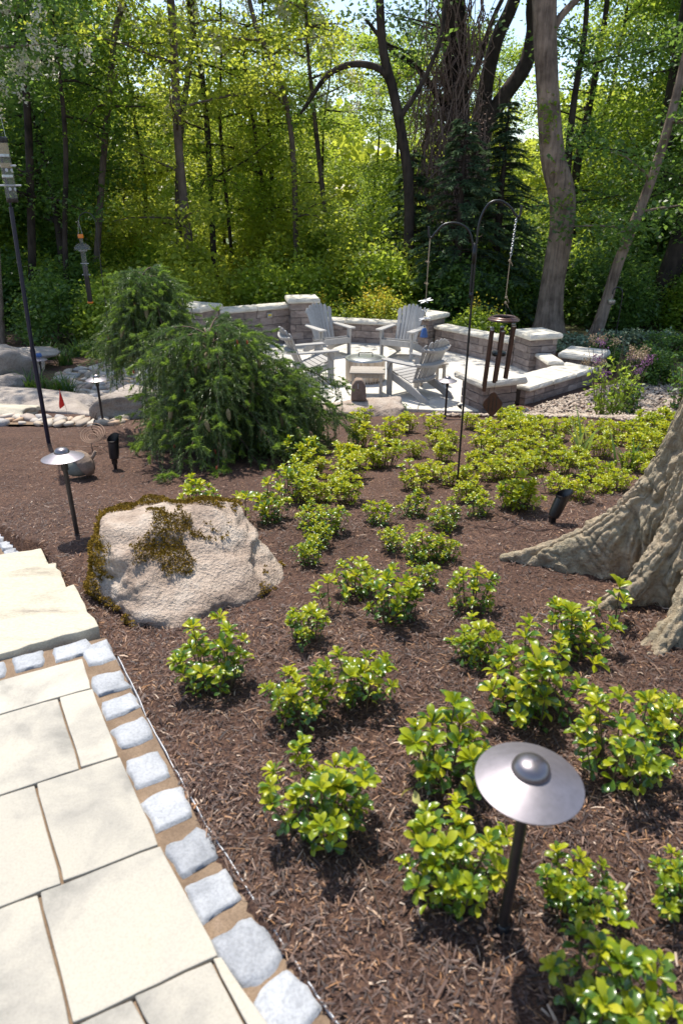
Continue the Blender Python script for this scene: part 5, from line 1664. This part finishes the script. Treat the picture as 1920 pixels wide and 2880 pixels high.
def cloud(name, centers, per, sig, size, mat, up=.6, tv=KITE_V, tf=KITE_F, wid=None):
    C_ = np.repeat(np.asarray(centers, float), per, 0)
    pos = C_ + RNG.normal(size=C_.shape) * np.array(sig)
    n = len(pos)
    s = RNG.uniform(size * .65, size * 1.25, n)
    V, F = scatter_np(tv, tf, pos, rot_np(n, up), s)
    me = np_mesh(name, V, F); set_mats(me, [mat])
    return me


def stalk_plant(x, y, n, h, sp, lab, leafm, heads, seed, nm='flowering_perennial', cat='plant'):
    rr = random.Random(seed); z0 = T(x, y)
    t = thing(nm, lab, cat, (x, y, z0))
    m = MB(); lc = []; hd = []
    for k in range(n):
        a = rr.uniform(0, 6.28); r_ = sp * math.sqrt(rr.random()); L = h * rr.uniform(.65, 1.1)
        p0 = Vector((math.cos(a) * r_ * .35, math.sin(a) * r_ * .35, 0)); p2 = Vector((math.cos(a) * r_, math.sin(a) * r_, L)); p1 = (p0 + p2) / 2 + Vector((0, 0, .08))
        m.tube([p0, p1, p2], [.005, .004, .0025], 5, False)
        for q in range(5): lc.append(p0.lerp(p2, rr.uniform(.08, .75 if heads else 1.0)))
        if heads and rr.random() < heads: hd.append(p2)
    m.build('stems', m_stem, t)
    add('leaves', cloud('leaves', [tuple(v) for v in lc], 4, (.035, .035, .03), .075, leafm, .5), t)
    for p in hd:
        me = cloud('flower_head', [(0, 0, 0)], 70, (.035, .035, .032), .028, rr.choice((m_purple, m_drybloom, m_drybloom)), 0)
        add('flower_head', me, t, tuple(p), kind='stuff')


stalk_plant(3.45, 8.6, 24, .95, .42, 'tall leafy perennial with purple and dry flower heads in front of the seat wall', G1, .45, 5)
stalk_plant(5.15, 10.1, 18, .85, .30, 'thin-stemmed plant at the right edge of the gravel', m_lf_old, 0, 6)
stalk_plant(3.95, 9.1, 14, .85, .25, 'slender perennial with dry heads just behind the leafy one', m_lf_old, .5, 7)


def ball_bush(name, x, y, rx, rz, mat, lab, leaf, n=60, per=60, cat='shrub', group=None, z=None, seed=1, up=.6, extra=None):
    rr = random.Random(seed); z0 = T(x, y) if z is None else z
    t = thing(name, lab, cat, (x, y, z0), 0, group)
    C_ = []
    for k in range(n):
        a = rr.uniform(0, 6.28); e = math.asin(rr.uniform(-.15, 1)); q = rr.uniform(.55, 1.0)
        C_.append((math.cos(a) * math.cos(e) * rx * q, math.sin(a) * math.cos(e) * rx * q, rz * .22 + math.sin(e) * rz * .8 * q))
    me = cloud('foliage', C_, per, (rx * .14, rx * .14, rz * .12), leaf, mat, up)
    add('foliage', me, t, kind='stuff')
    m = MB()
    for k in range(7):
        a = k * .9; m.tube([(0, 0, -.05), (math.cos(a) * rx * .25, math.sin(a) * rx * .25, rz * .4), (math.cos(a) * rx * .6, math.sin(a) * rx * .6, rz * .75)], [.018, .012, .005], 5, False)
    m.build('stems', m_twig, t)
    if extra:
        m2, k2, sz = extra
        tops = sorted(C_, key=lambda c: -c[2])[:k2]
        add('flowers', cloud('flowers', [(c[0], c[1], c[2] + rz * .12) for c in tops], 22, (.05, .05, .14), sz, m2, .2), t)
    return t


ball_bush('round_shrub', 5.40, 11.9, .42, .55, G3, 'dark green rounded shrub at the back of the gravel bed', .06, 60, 70, seed=2)
ball_bush('round_shrub', 4.95, 12.95, .30, .55, G3, 'small dark shrub right behind the end pillar', .06, 40, 50, seed=3)
for i, (x, y, r_) in enumerate([(4.9, 14.5, .55), (5.6, 14.75, .6), (6.25, 14.9, .6), (6.9, 15.0, .55)]):
    ball_bush('silver_groundcover', x, y, r_, .36, m_lamb, ['silver-leaved low plant nearest the end pillar', 'silver-leaved low plant at the foot of the leaning tree', 'silver-leaved low plant right of the leaning tree foot', 'outermost silver-leaved low plant on the right'][i], .08, 30, 45, 'ground cover', 'silver plants', seed=10 + i)
for i, (x, y, r_) in enumerate([(6.7, 14.1, .7), (7.5, 14.5, .7), (8.3, 14.9, .7), (7.9, 13.7, .6)]):
    ball_bush('low_evergreen', x, y, r_, .5, G3, ['dark low evergreen directly behind the mosaic dome', 'second dark low evergreen, right of the mosaic dome', 'outermost dark low evergreen near the thick leaning trunk', 'dark low evergreen closest to the right edge'][i], .07, 45, 50, 'shrub', 'low evergreens', seed=20 + i)
ball_bush('leafy_bush', -4.75, 14.7, .85, 1.35, G1, 'mid-green leafy bush behind the creek, left of the spruce', .10, 80, 60, seed=31)
ball_bush('leafy_bush', -6.2, 15.2, .95, 1.3, G3, 'darker leafy bush at the left behind the creek', .10, 80, 60, seed=32)
ball_bush('leafy_bush', -3.4, 16.0, .9, 1.5, G2, 'sunlit yellow-green bush just behind the spruce top', .10, 80, 60, seed=33)
ball_bush('yellow_flower_bush', .9, 16.6, .85, .95, G2, 'bush with yellow flowers behind the long low seat wall', .08, 80, 50, seed=34, extra=(m_yflower, 30, .06))
ball_bush('yellow_flower_bush', -.1, 16.8, .6, .8, G1, 'smaller green bush behind the long seat wall, near the tallest pillar', .08, 60, 50, seed=35, extra=(m_yflower, 8, .06))
ball_bush('leafy_bush', 3.0, 15.3, .62, .78, G1, 'bright bush behind the right-hand low seat wall', .08, 60, 55, seed=36, extra=(m_yflower, 6, .05))
ball_bush('lavender_tuft', .80, 9.85, .22, .20, m_lamb, 'small grey-green tuft at the patio edge beside the low boulder', .04, 25, 30, 'plant', None, seed=37)


# ------------------------------------------------------------------ the wood
def smooth_path(pts, rad, k=4):
    P_ = bez(pts, k)
    q = np.linspace(0, len(rad) - 1, len(P_))
    return P_, list(np.interp(q, range(len(rad)), rad))


def extend_top(pts, rad, top):
    p = [Vector(v) for v in pts]; d = (p[-1] - p[-2]).normalized(); d = (d + Vector((0, 0, 1.2))).normalized(); rad = list(rad)
    while p[-1].z < top:
        p.append(p[-1] + d * 1.4); rad.append(max(.02, rad[-1] * .8)); d = (d + Vector((random.uniform(-.15, .15), random.uniform(-.15, .15), .2))).normalized()
    return p, rad


def wood_tree(name, lab, base, pts, rad, barkm, leafm, top=9.5, zmin=1.2, limbs=15, llen=(1.2, 2.6), per=70, leaf=.14, group=None, branches=(), seed=1, cat='tree', extra=None, sig=(.25, .25, .16), lowdens=1.0, flare=True):
    rr = random.Random(seed)
    p, r_ = extend_top(pts, rad, top)
    O = p[0].copy(); O.z = T(O.x, O.y) - .02
    t = thing(name, lab, cat, tuple(O), 0, group)
    P_, Rr = smooth_path(p, r_)
    if flare:
        for i in range(len(Rr)):
            h = P_[i].z - O.z
            Rr[i] *= 1 + .45 * math.exp(-max(h, 0) / .25)
    P_ = [P_[0] + Vector((0, 0, -.35))] + P_; Rr = [Rr[0]] + Rr
    tm = MB(); tm.tube([q - O for q in P_], Rr, 14)
    for bp, br in branches:
        B_, bR = smooth_path(bp, br); tm.tube([q - O for q in B_], bR, 10)
    lm = MB(); C_ = []
    zs = [q for q in P_ if q.z > zmin]
    for bp, br in branches: C_ += [tuple(Vector(v) - O) for v in bp[-2:]]
    for k in range(limbs):
        q = zs[min(len(zs) - 1, int((rr.random() ** lowdens) * len(zs)))]; a = rr.uniform(0, 6.28); L = rr.uniform(*llen)
        s = [q - O]; d = Vector((math.cos(a), math.sin(a), rr.uniform(-.15, .5))).normalized()
        for j in range(4):
            s.append(s[-1] + d * L / 4); d = (d + Vector((rr.uniform(-.3, .3), rr.uniform(-.3, .3), rr.uniform(-.25, .15)))).normalized()
        lm.tube(s, [.035, .028, .02, .012, .005], 5, False)
        for v in s[1:]:
            C_.append(tuple(v))
            if rr.random() < .6: C_.append((v.x + rr.gauss(0, .35), v.y + rr.gauss(0, .35), v.z + rr.gauss(-.05, .25)))
    me = tm.mesh('trunk', barkm, True); add('trunk', me, t)
    me = lm.mesh('limbs', barkm, True); add('limbs', me, t, kind='stuff')
    if per:
        add('crown', cloud('crown', C_, per, sig, leaf, leafm, .7), t, kind='stuff')
    if extra:
        extra(t, C_, rr)
    return t


def blossoms(t, C_, rr):
    ctr = [c for c in C_ if rr.random() < .6]
    cc = []
    for c in ctr:
        for _ in range(2):
            b_ = (c[0] + rr.gauss(0, .3), c[1] + rr.gauss(0, .3), c[2] - .1 + rr.gauss(0, .2))
            for k in range(5): cc.append((b_[0] + rr.gauss(0, .02), b_[1] + rr.gauss(0, .02), b_[2] - k * .055))
    add('blossoms', cloud('blossoms', cc, 9, (.045, .045, .035), .065, m_blossom, .1), t, kind='stuff', label='hanging clusters of cream blossoms')


TRK = [
 ('T1', [(-6.71, 19, -1.46), (-6.52, 19, -0.5), (-5.96, 19, 2.09), (-5.29, 19, 4.81), (-5.0, 19, 5.64)], [0.089, 0.083, 0.077, 0.071, 0.065], m_bark_mid, G1, 'slim brown tree curving up right of the dome bird feeder'),
 ('T2', [(-3.69, 18, -1.41), (-3.72, 18, 0.12), (-3.77, 18, 1.31), (-3.78, 18, 2.96), (-3.69, 18, 4.64), (-3.68, 18, 5.43)], [0.112, 0.107, 0.101, 0.095, 0.09, 0.084], m_bark_mid, G2, 'straight brown tree rising behind the left stone pillar'),
 ('T3', [(-3.59, 21, -1.59), (-3.68, 21, -0.12), (-3.61, 21, 2.67), (-3.64, 21, 4.39), (-3.81, 21, 5.62)], [0.091, 0.085, 0.078, 0.072, 0.065], m_bark_dark, G1, 'dark slim tree just right of the straight brown one'),
 ('T4', [(-1.24, 20, -1.5), (-1.25, 20, -0.04), (-1.24, 20, 2.11), (-1.37, 20, 3.6), (-1.76, 20, 4.71), (-2.1, 20, 5.42)], [0.081, 0.074, 0.074, 0.068, 0.062, 0.056], m_bark_mid, G2, 'slim tree behind the tallest pillar, bending left at the top'),
 ('T9', [(5.78, 16, -1.62), (5.97, 16, -0.64), (6.11, 16, 0.28), (6.45, 16, 1.59), (6.65, 16, 2.65), (6.77, 16, 3.94)], [0.132, 0.127, 0.116, 0.101, 0.091, 0.081], m_bark_pale, G3, 'slender leaning tree with pale bark at the right'),
 ('T10', [(7.56, 24, -1.76), (7.51, 24, 0.17), (7.38, 24, 2.22), (7.48, 24, 3.66), (7.59, 24, 5.12)], [0.133, 0.133, 0.126, 0.111, 0.096], m_bark_dark, G1, 'dark slim tree behind, just right of the straight trunk'),
 ('T11', [(8.21, 18.5, -1.83), (8.36, 18.5, -0.56), (8.54, 18.5, 0.5), (8.67, 18.5, 1.88)], [0.32, 0.279, 0.267, 0.233], m_bark_dark, G3, 'thick dark leaning trunk at the right edge of the wood'),
 ('T11b', [(9.4, 22, -2.01), (9.23, 22, 0.29), (9.16, 22, 3.27), (9.11, 22, 5.32)], [0.233, 0.219, 0.192, 0.164], m_bark_dark, G3, 'dark trunk just left of the thick leaning one'),
 ('T13', [(-7.97, 18, -1.69), (-7.67, 18, 0.12), (-7.35, 18, 2.06), (-7.11, 18, 3.82)], [0.102, 0.096, 0.09, 0.079], m_bark_dark, G3, 'dark trunk right behind the blue-black feeder pole'),
 ('T14', [(6.23, 20, -1.62), (6.26, 20, -0.5), (6.02, 20, 0.41), (5.9, 20, 2.4)], [0.137, 0.124, 0.112, .1], m_bark_dark, G3, 'short dark trunk seen between the straight and the leaning tree'),
 ('T15', [(-2.32, 23, -1.48), (-2.28, 23, 0.23), (-2.42, 23, 2.19), (-2.69, 23, 4.45)], [0.064, 0.064, 0.057, 0.049], m_bark_dark, G1, 'thin dark sapling behind the higher block wall'),
 ('T16', [(-3.24, 22, -1.48), (-3.32, 22, 0.29), (-3.38, 22, 2.17)], [0.061, 0.054, 0.054], m_bark_dark, G2, 'thin sapling above the gap between left pillar and wall'),
 ('T17', [(-0.45, 25, -1.9), (-0.59, 25, -0.44), (-0.61, 25, 0.94)], [0.069, 0.062, 0.054], m_bark_dark, G1, 'thin far sapling right of the tallest pillar'),
 ('T18', [(-6.83, 17.5, -1.43), (-6.6, 17.5, 0.56), (-6.25, 17.5, 2.49)], [0.066, 0.06, 0.055], m_bark_dark, G3, 'thin dark sapling left of the dome bird feeder'),
]
for i, (k, pts, rad, bk, lf_, lab) in enumerate(TRK):
    wood_tree('woodland_tree', lab, None, pts, rad, bk, lf_, top=5.8 if abs(pts[0][0]) < 5 else 9, zmin=.9, limbs=10 if abs(pts[0][0]) < 5 else 13, per=60, leaf=.115, group='trees of the wood', seed=50 + i, lowdens=1.25)

# the straight pale trunk
wood_tree('straight_tree', 'tall straight tree with pale grey-brown trunk and ivy tuft behind the right patio pillar', None,
          [(4.98, 16.8, -1.40), (4.95, 16.8, -.26), (5.0, 16.8, .96), (4.89, 16.8, 1.68), (4.61, 16.8, 2.37), (4.33, 16.8, 3.67), (4.08, 16.8, 5.17)], [.325, .273, .273, .294, .263, .231, .242], m_bark_pale, G3,
          top=12, zmin=6.5, limbs=14, per=60, leaf=.16, seed=90, branches=[([(4.22, 16.8, 4.4), (4.43, 16.8, 4.88), (4.85, 16.85, 5.3), (5.6, 17, 6.2)], [.10, .075, .06, .04])],
          extra=lambda t, C_, rr: add('ivy', cloud('ivy', [(-.62, -.22, 4.2), (-.60, -.25, 4.5), (-.68, -.22, 4.75), (-.05, -.3, 2.95), (-.3, -.2, 3.55)], 40, (.10, .05, .12), .10, G1, .3), t))
# dark crooked tree with the long branch reaching left
wood_tree('crooked_tree', 'dark crooked tree with a long branch reaching left', None,
          [(1.75, 19, -1.52), (1.74, 19, .57), (1.65, 19, 2.09), (1.26, 19, 3.77), (.98, 19, 4.64), (.87, 19, 5.64)], [.14, .135, .125, .115, .105, .095], m_bark_dark, G3, top=9, zmin=4.6, limbs=9, per=36, leaf=.13, seed=91,
          branches=[([(1.26, 19, 3.81), (.99, 19, 4.25), (.57, 19, 4.4), (.06, 19, 4.37), (-.4, 19, 4.12), (-.83, 19, 3.59), (-.99, 19, 3.39)], [.085, .08, .078, .07, .062, .047, .03]),
                    ([(1.4, 19, 3.3), (1.9, 19.1, 4.0), (2.3, 19.1, 4.9), (2.4, 19.2, 5.8)], [.07, .06, .05, .035])])


def vines(t, C_, rr):
    m = MB()
    for k in range(230):
        x = rr.gauss(-.75, .50); y = rr.uniform(-.75, -.05); z1 = rr.uniform(3.4, 8.2); L = rr.uniform(1.0, 3.4)
        pts = []
        for j in range(6): pts.append((x + rr.gauss(0, .10) + .05 * j * rr.uniform(-1, 1), y + rr.gauss(0, .07), z1 - L * j / 5))
        m.tube(pts, rr.uniform(.010, .022), 4, False)
    m.build('dead_vines', m_vine, t)
    cc = [(rr.gauss(-.75, .5), rr.uniform(-.6, -.05), rr.uniform(3.0, 8)) for _ in range(140)]
    add('dead_leaves', cloud('dead_leaves', cc, 24, (.12, .1, .16), .07, m_vine, .1), t, kind='stuff')


wood_tree('vine_covered_pine', 'massive dark pine trunk hung with a brown tangle of dead vines', None,
          [(3.56, 21, -1.59), (3.40, 21, 1.04), (3.14, 21, 3.19), (2.96, 21, 4.68), (2.81, 21, 6.07)], [.33, .31, .30, .30, .30], m_bark_dark, G4, top=14, zmin=5.2, limbs=18, llen=(1.5, 3.2), per=26, leaf=.16, seed=92, extra=vines,
          branches=[([(3.15, 21, 3.1), (2.5, 20.8, 4.0), (1.9, 20.7, 4.6), (1.2, 20.6, 5.0), (.6, 20.6, 5.6)], [.10, .08, .07, .06, .04]), ([(3.1, 21, 3.9), (3.5, 20.9, 4.6), (3.8, 20.9, 5.6), (4.3, 21, 6.6)], [.09, .08, .06, .05])])
wood_tree('forked_tree', 'dark forked tree with one arm sweeping right, left of the straight trunk', None,
          [(4.09, 22, -1.61), (3.97, 22, 1.01), (3.96, 22, 2.39), (3.94, 22, 3.27), (3.97, 22, 4.32), (4.17, 22, 5.42), (4.54, 22, 6.28)], [.32, .31, .30, .27, .20, .18, .165], m_bark_dark, G1, top=12, zmin=6.6, limbs=12, per=45, leaf=.15, seed=93,
          branches=[([(3.95, 22, 2.94), (4.16, 22, 3.59), (4.58, 22, 4.22), (5.0, 22, 4.83), (5.11, 22, 5.62), (5.03, 22, 6.28), (5.2, 22, 8)], [.225, .225, .21, .21, .173, .161, .12])])
# flowering locust at the left edge
wood_tree('locust_tree', 'flowering locust at the left edge, cream blossoms hanging at the top corner', None,
          [(-7.43, 15, -1.56), (-7.26, 15, -.51), (-6.9, 15, 1.98), (-6.5, 14.6, 3.6), (-6.1, 14.2, 5.0)], [.09, .085, .075, .065, .05], m_bark_pale, G3, top=8, zmin=2.5, limbs=26, llen=(1.0, 2.2), per=55, leaf=.11, seed=94, extra=blossoms)
wood_tree('locust_tree', 'olive-leaved locust with pale blossoms in the upper middle of the wood', None,
          [(-4.6, 20.5, -1.5), (-4.5, 20.5, 1.0), (-4.2, 20.3, 3.0), (-3.7, 20.2, 5.0)], [.10, .09, .08, .06], m_bark_mid, G2, top=8.5, zmin=3.0, limbs=18, llen=(1.0, 2.4), per=34, leaf=.12, seed=95, extra=blossoms)
wood_tree('locust_tree', 'second olive locust with pale blossoms left of the crooked tree', None,
          [(-.4, 22.5, -1.55), (-.5, 22.5, 1.0), (-.7, 22.4, 3.0), (-.9, 22.2, 5.0)], [.09, .08, .07, .05], m_bark_mid, G2, top=8, zmin=3.2, limbs=16, llen=(1.0, 2.2), per=32, leaf=.12, seed=96, extra=blossoms)


# dark conifers behind the patio
def conifer(x, y, h, rad, lab, seed):
    rr = random.Random(seed); z0 = T(x, y)
    t = thing('dark_spruce', lab, 'spruce', (x, y, z0), 0, 'dark spruces')
    m = MB(); m.tube([(0, 0, -.2), (0, 0, h * .5), (0, 0, h)], [.14, .09, .02], 10); m.build('trunk', m_bark_dark, t, smooth=True)
    lm = MB(); pos, dirs = [], []
    z = .25
    while z < h - .1:
        R_ = rad * (1 - z / h) ** .8 + .12
        for k in range(9):
            a = rr.uniform(0, 6.28); L = R_ * rr.uniform(.75, 1.1)
            zj = z; z = zj + rr.uniform(-.12, .12); p = [Vector((0, 0, z)), Vector((math.cos(a) * L * .55, math.sin(a) * L * .55, z + .03 * L)), Vector((math.cos(a) * L, math.sin(a) * L, z - .16 * L))]
            z = zj
            lm.tube(p, [.02, .012, .004], 4, False)
            for q in range(int(26 * L) + 6):
                f = rr.uniform(.2, 1); c = p[0].lerp(p[1], f / .55) if f < .55 else p[1].lerp(p[2], (f - .55) / .45)
                for sd in (-1, 1, -1, 1):
                    pos.append((c.x, c.y, c.z)); da = a + sd * rr.uniform(.2, 1.2); dirs.append((math.cos(da), math.sin(da), rr.uniform(-.45, .05)))
        z += rr.uniform(.16, .26)
    lm.build('boughs', m_bark_dark, t)
    pos = np.array(pos); d = np.array(dirs); d /= np.linalg.norm(d, axis=1)[:, None]; n = len(pos)
    up = np.tile([0, 0, 1.0], (n, 1)) + RNG.normal(size=(n, 3)) * .35; xv = np.cross(d, up); xv /= np.linalg.norm(xv, axis=1)[:, None]; zv = np.cross(xv, d)
    L = RNG.uniform(.10, .20, n)
    V, F = scatter_np(KITE_V, KITE_F, pos, np.stack([xv, d, zv], 2), np.stack([L * .30, L, L], 1))
    me = np_mesh('foliage', V, F); set_mats(me, [G4]); add('foliage', me, t, kind='stuff')


conifer(2.9, 18.2, 4.8, 1.7, 'dark blue-green spruce behind the back pillar', 1)
conifer(4.0, 18.9, 5.2, 1.5, 'dark spruce directly left of the straight trunk', 2)
conifer(1.9, 20.3, 4.2, 1.4, 'dark spruce farther back behind the crooked tree', 3)


# filler trees and undergrowth, copied from a few grown ones
def copy_tree(src, loc, rz, s, lab=None):
    c = src.copy(); COL.objects.link(c); c.location = loc; c.rotation_euler = (0, 0, rz); c.scale = (s, s, s)
    if lab: c['label'] = lab
    for ch in src.children:
        d = ch.copy(); COL.objects.link(d); d.parent = c
    return c


WLM = [('the tall feeder pole', -.46), ('the dome bird feeder', -.36), ('the weeping spruce', -.26), ('the left stone pillar', -.19), ('the tallest stone pillar', -.06), ('the long seat wall', .03), ('the crooked tree', .09), ('the vine-covered pine', .16), ('the straight pale trunk', .28), ('the slender leaning tree', .38), ('the thick leaning trunk', .46)]


def wood_key(x, y):
    a = x / y
    if a < -.52: return 'beyond the left edge of the garden'
    if a > .52: return 'beyond the right edge of the garden'
    return 'behind ' + min(WLM, key=lambda q: abs(q[1] - a))[0]


_it = []
protos = []
LABT = ['leafy tree of the wood in bright mid green', 'leafy tree of the wood in yellow green', 'leafy tree of the wood in deep green', 'tall leafy tree of the wood in mid green']
for i, (lf_, top, zm) in enumerate(((G1, 6, .4), (G2, 6, .4), (G3, 7.5, .3), (G1, 8, 1.0))):
    x0, y0 = (-9 + i * 6, 27)
    pts = [(x0, y0, T(x0, y0)), (x0 + .1, y0, 1.0), (x0 - .1, y0 + .1, 3.0), (x0 + .15, y0, 5.0)]
    protos.append(wood_tree('woodland_tree', LABT[i], None, pts, [.10, .085, .07, .05], m_bark_dark, lf_, top=top, zmin=zm, limbs=24, llen=(1.2, 2.8), per=84, leaf=.125, group='leafy trees filling the wood ' + 'abcd'[i], seed=200 + i, sig=(.31, .31, .19)))
rr = random.Random(77)
spots = []
for y in (20.5, 23.5, 26.5, 30, 34):
    x = -y * .62 - 2
    while x < y * .62 + 3:
        spots.append((x + rr.uniform(-.8, .8), y + rr.uniform(-1, 1))); x += 3.7
for x, y in spots:
    ang = x / y
    if y < 23 and -.14 < ang < .32 and rr.random() < .65: continue
    if y < 22 and -.33 < ang < .12: continue
    if y < 29 and -.33 < ang < .12 and rr.random() < .65: continue
    k = rr.choice((2, 2, 0, 3)) if ang < -.30 or ang > .30 else rr.choice((0, 1, 1, 3))
    # lower crowns where the sky shows between the big trees
    s = rr.uniform(.95, 1.3) if (ang < -.27 or ang > .33) else rr.uniform(.55, .82)
    if -.20 < ang < -.02: s *= 1.1
    o_ = copy_tree(protos[k], (x, y, T(x, y) - .05), rr.uniform(0, 6.28), s)
    _it.append((o_, wood_key(x, y), y, ('mid-green', 'yellow-green', 'deep green', 'tall mid-green')[k] + ' woodland tree', wood_key(x, y)))
for k, o_ in enumerate(protos): _it.append((o_, wood_key(o_.location.x, o_.location.y), o_.location.y, ('mid-green', 'yellow-green', 'deep green', 'tall mid-green')[k] + ' woodland tree', wood_key(o_.location.x, o_.location.y)))
rank_labels(_it)
_it = []

und = []
LABU = ['bright undergrowth bush at the edge of the wood', 'yellow-green undergrowth bush at the edge of the wood', 'dark undergrowth bush at the edge of the wood']
for i, lf_ in enumerate((G1, G2, G3)):
    b_ = ball_bush('undergrowth_bush', -12 + i * 3, 24, 1.15, 1.9, lf_, LABU[i], .13, 95, 55, 'bush', 'undergrowth ' + 'abc'[i], seed=300 + i)
    und.append(b_)
for y, st in ((17.6, 1.55), (19.2, 1.6), (21.5, 1.9), (24.5, 2.2)):
    x = -y * .6 - 1
    while x < y * .6 + 2:
        px, py = x + rr.uniform(-.5, .5), y + rr.uniform(-.6, .6); x += st
        if abs(px - 4.98) < .9 and py < 18.5: continue
        if 5.2 < px < 6.6 and py < 18.0: continue
        ang = px / py
        k = 2 if ang < -.33 and rr.random() < .8 else (rr.choice((2, 2, 0)) if ang > .12 else rr.choice((0, 1, 1)))
        o_ = copy_tree(und[k], (px, py, T(px, py) - .05), rr.uniform(0, 6.28), rr.uniform(.6, 1.05) if y < 20 else rr.uniform(.95, 1.6))
        _it.append((o_, wood_key(px, py), py, ('bright green', 'yellow-green', 'dark green')[k] + ' undergrowth bush', wood_key(px, py)))
for k, o_ in enumerate(und): _it.append((o_, wood_key(o_.location.x, o_.location.y), o_.location.y, ('bright green', 'yellow-green', 'dark green')[k] + ' undergrowth bush', wood_key(o_.location.x, o_.location.y)))
rank_labels(_it)

# the far wood, one mass
def far_wood():
    n = 34000
    x = RNG.uniform(-42, 42, n); y = RNG.uniform(38, 50, n)
    topz = 5.2 + 3.2 * np.clip((np.abs(x - 3) - 6) / 14, 0, 1) + 1.6 * vn(np.stack([x * .35, y * .1, x * 0], 1), 8)
    z = -2.0 + (topz + 2.0) * RNG.uniform(0, 1, n) ** .8
    V, F = scatter_np(KITE_V, KITE_F, np.stack([x, y, z], 1), rot_np(n, .5), RNG.uniform(.45, .95, n))
    me = np_mesh('distant_wood', V, F); set_mats(me, [G2])
    add('distant_wood', me, label='far mass of green trees closing the view behind the wood', cat='wood', kind='stuff')


far_wood()
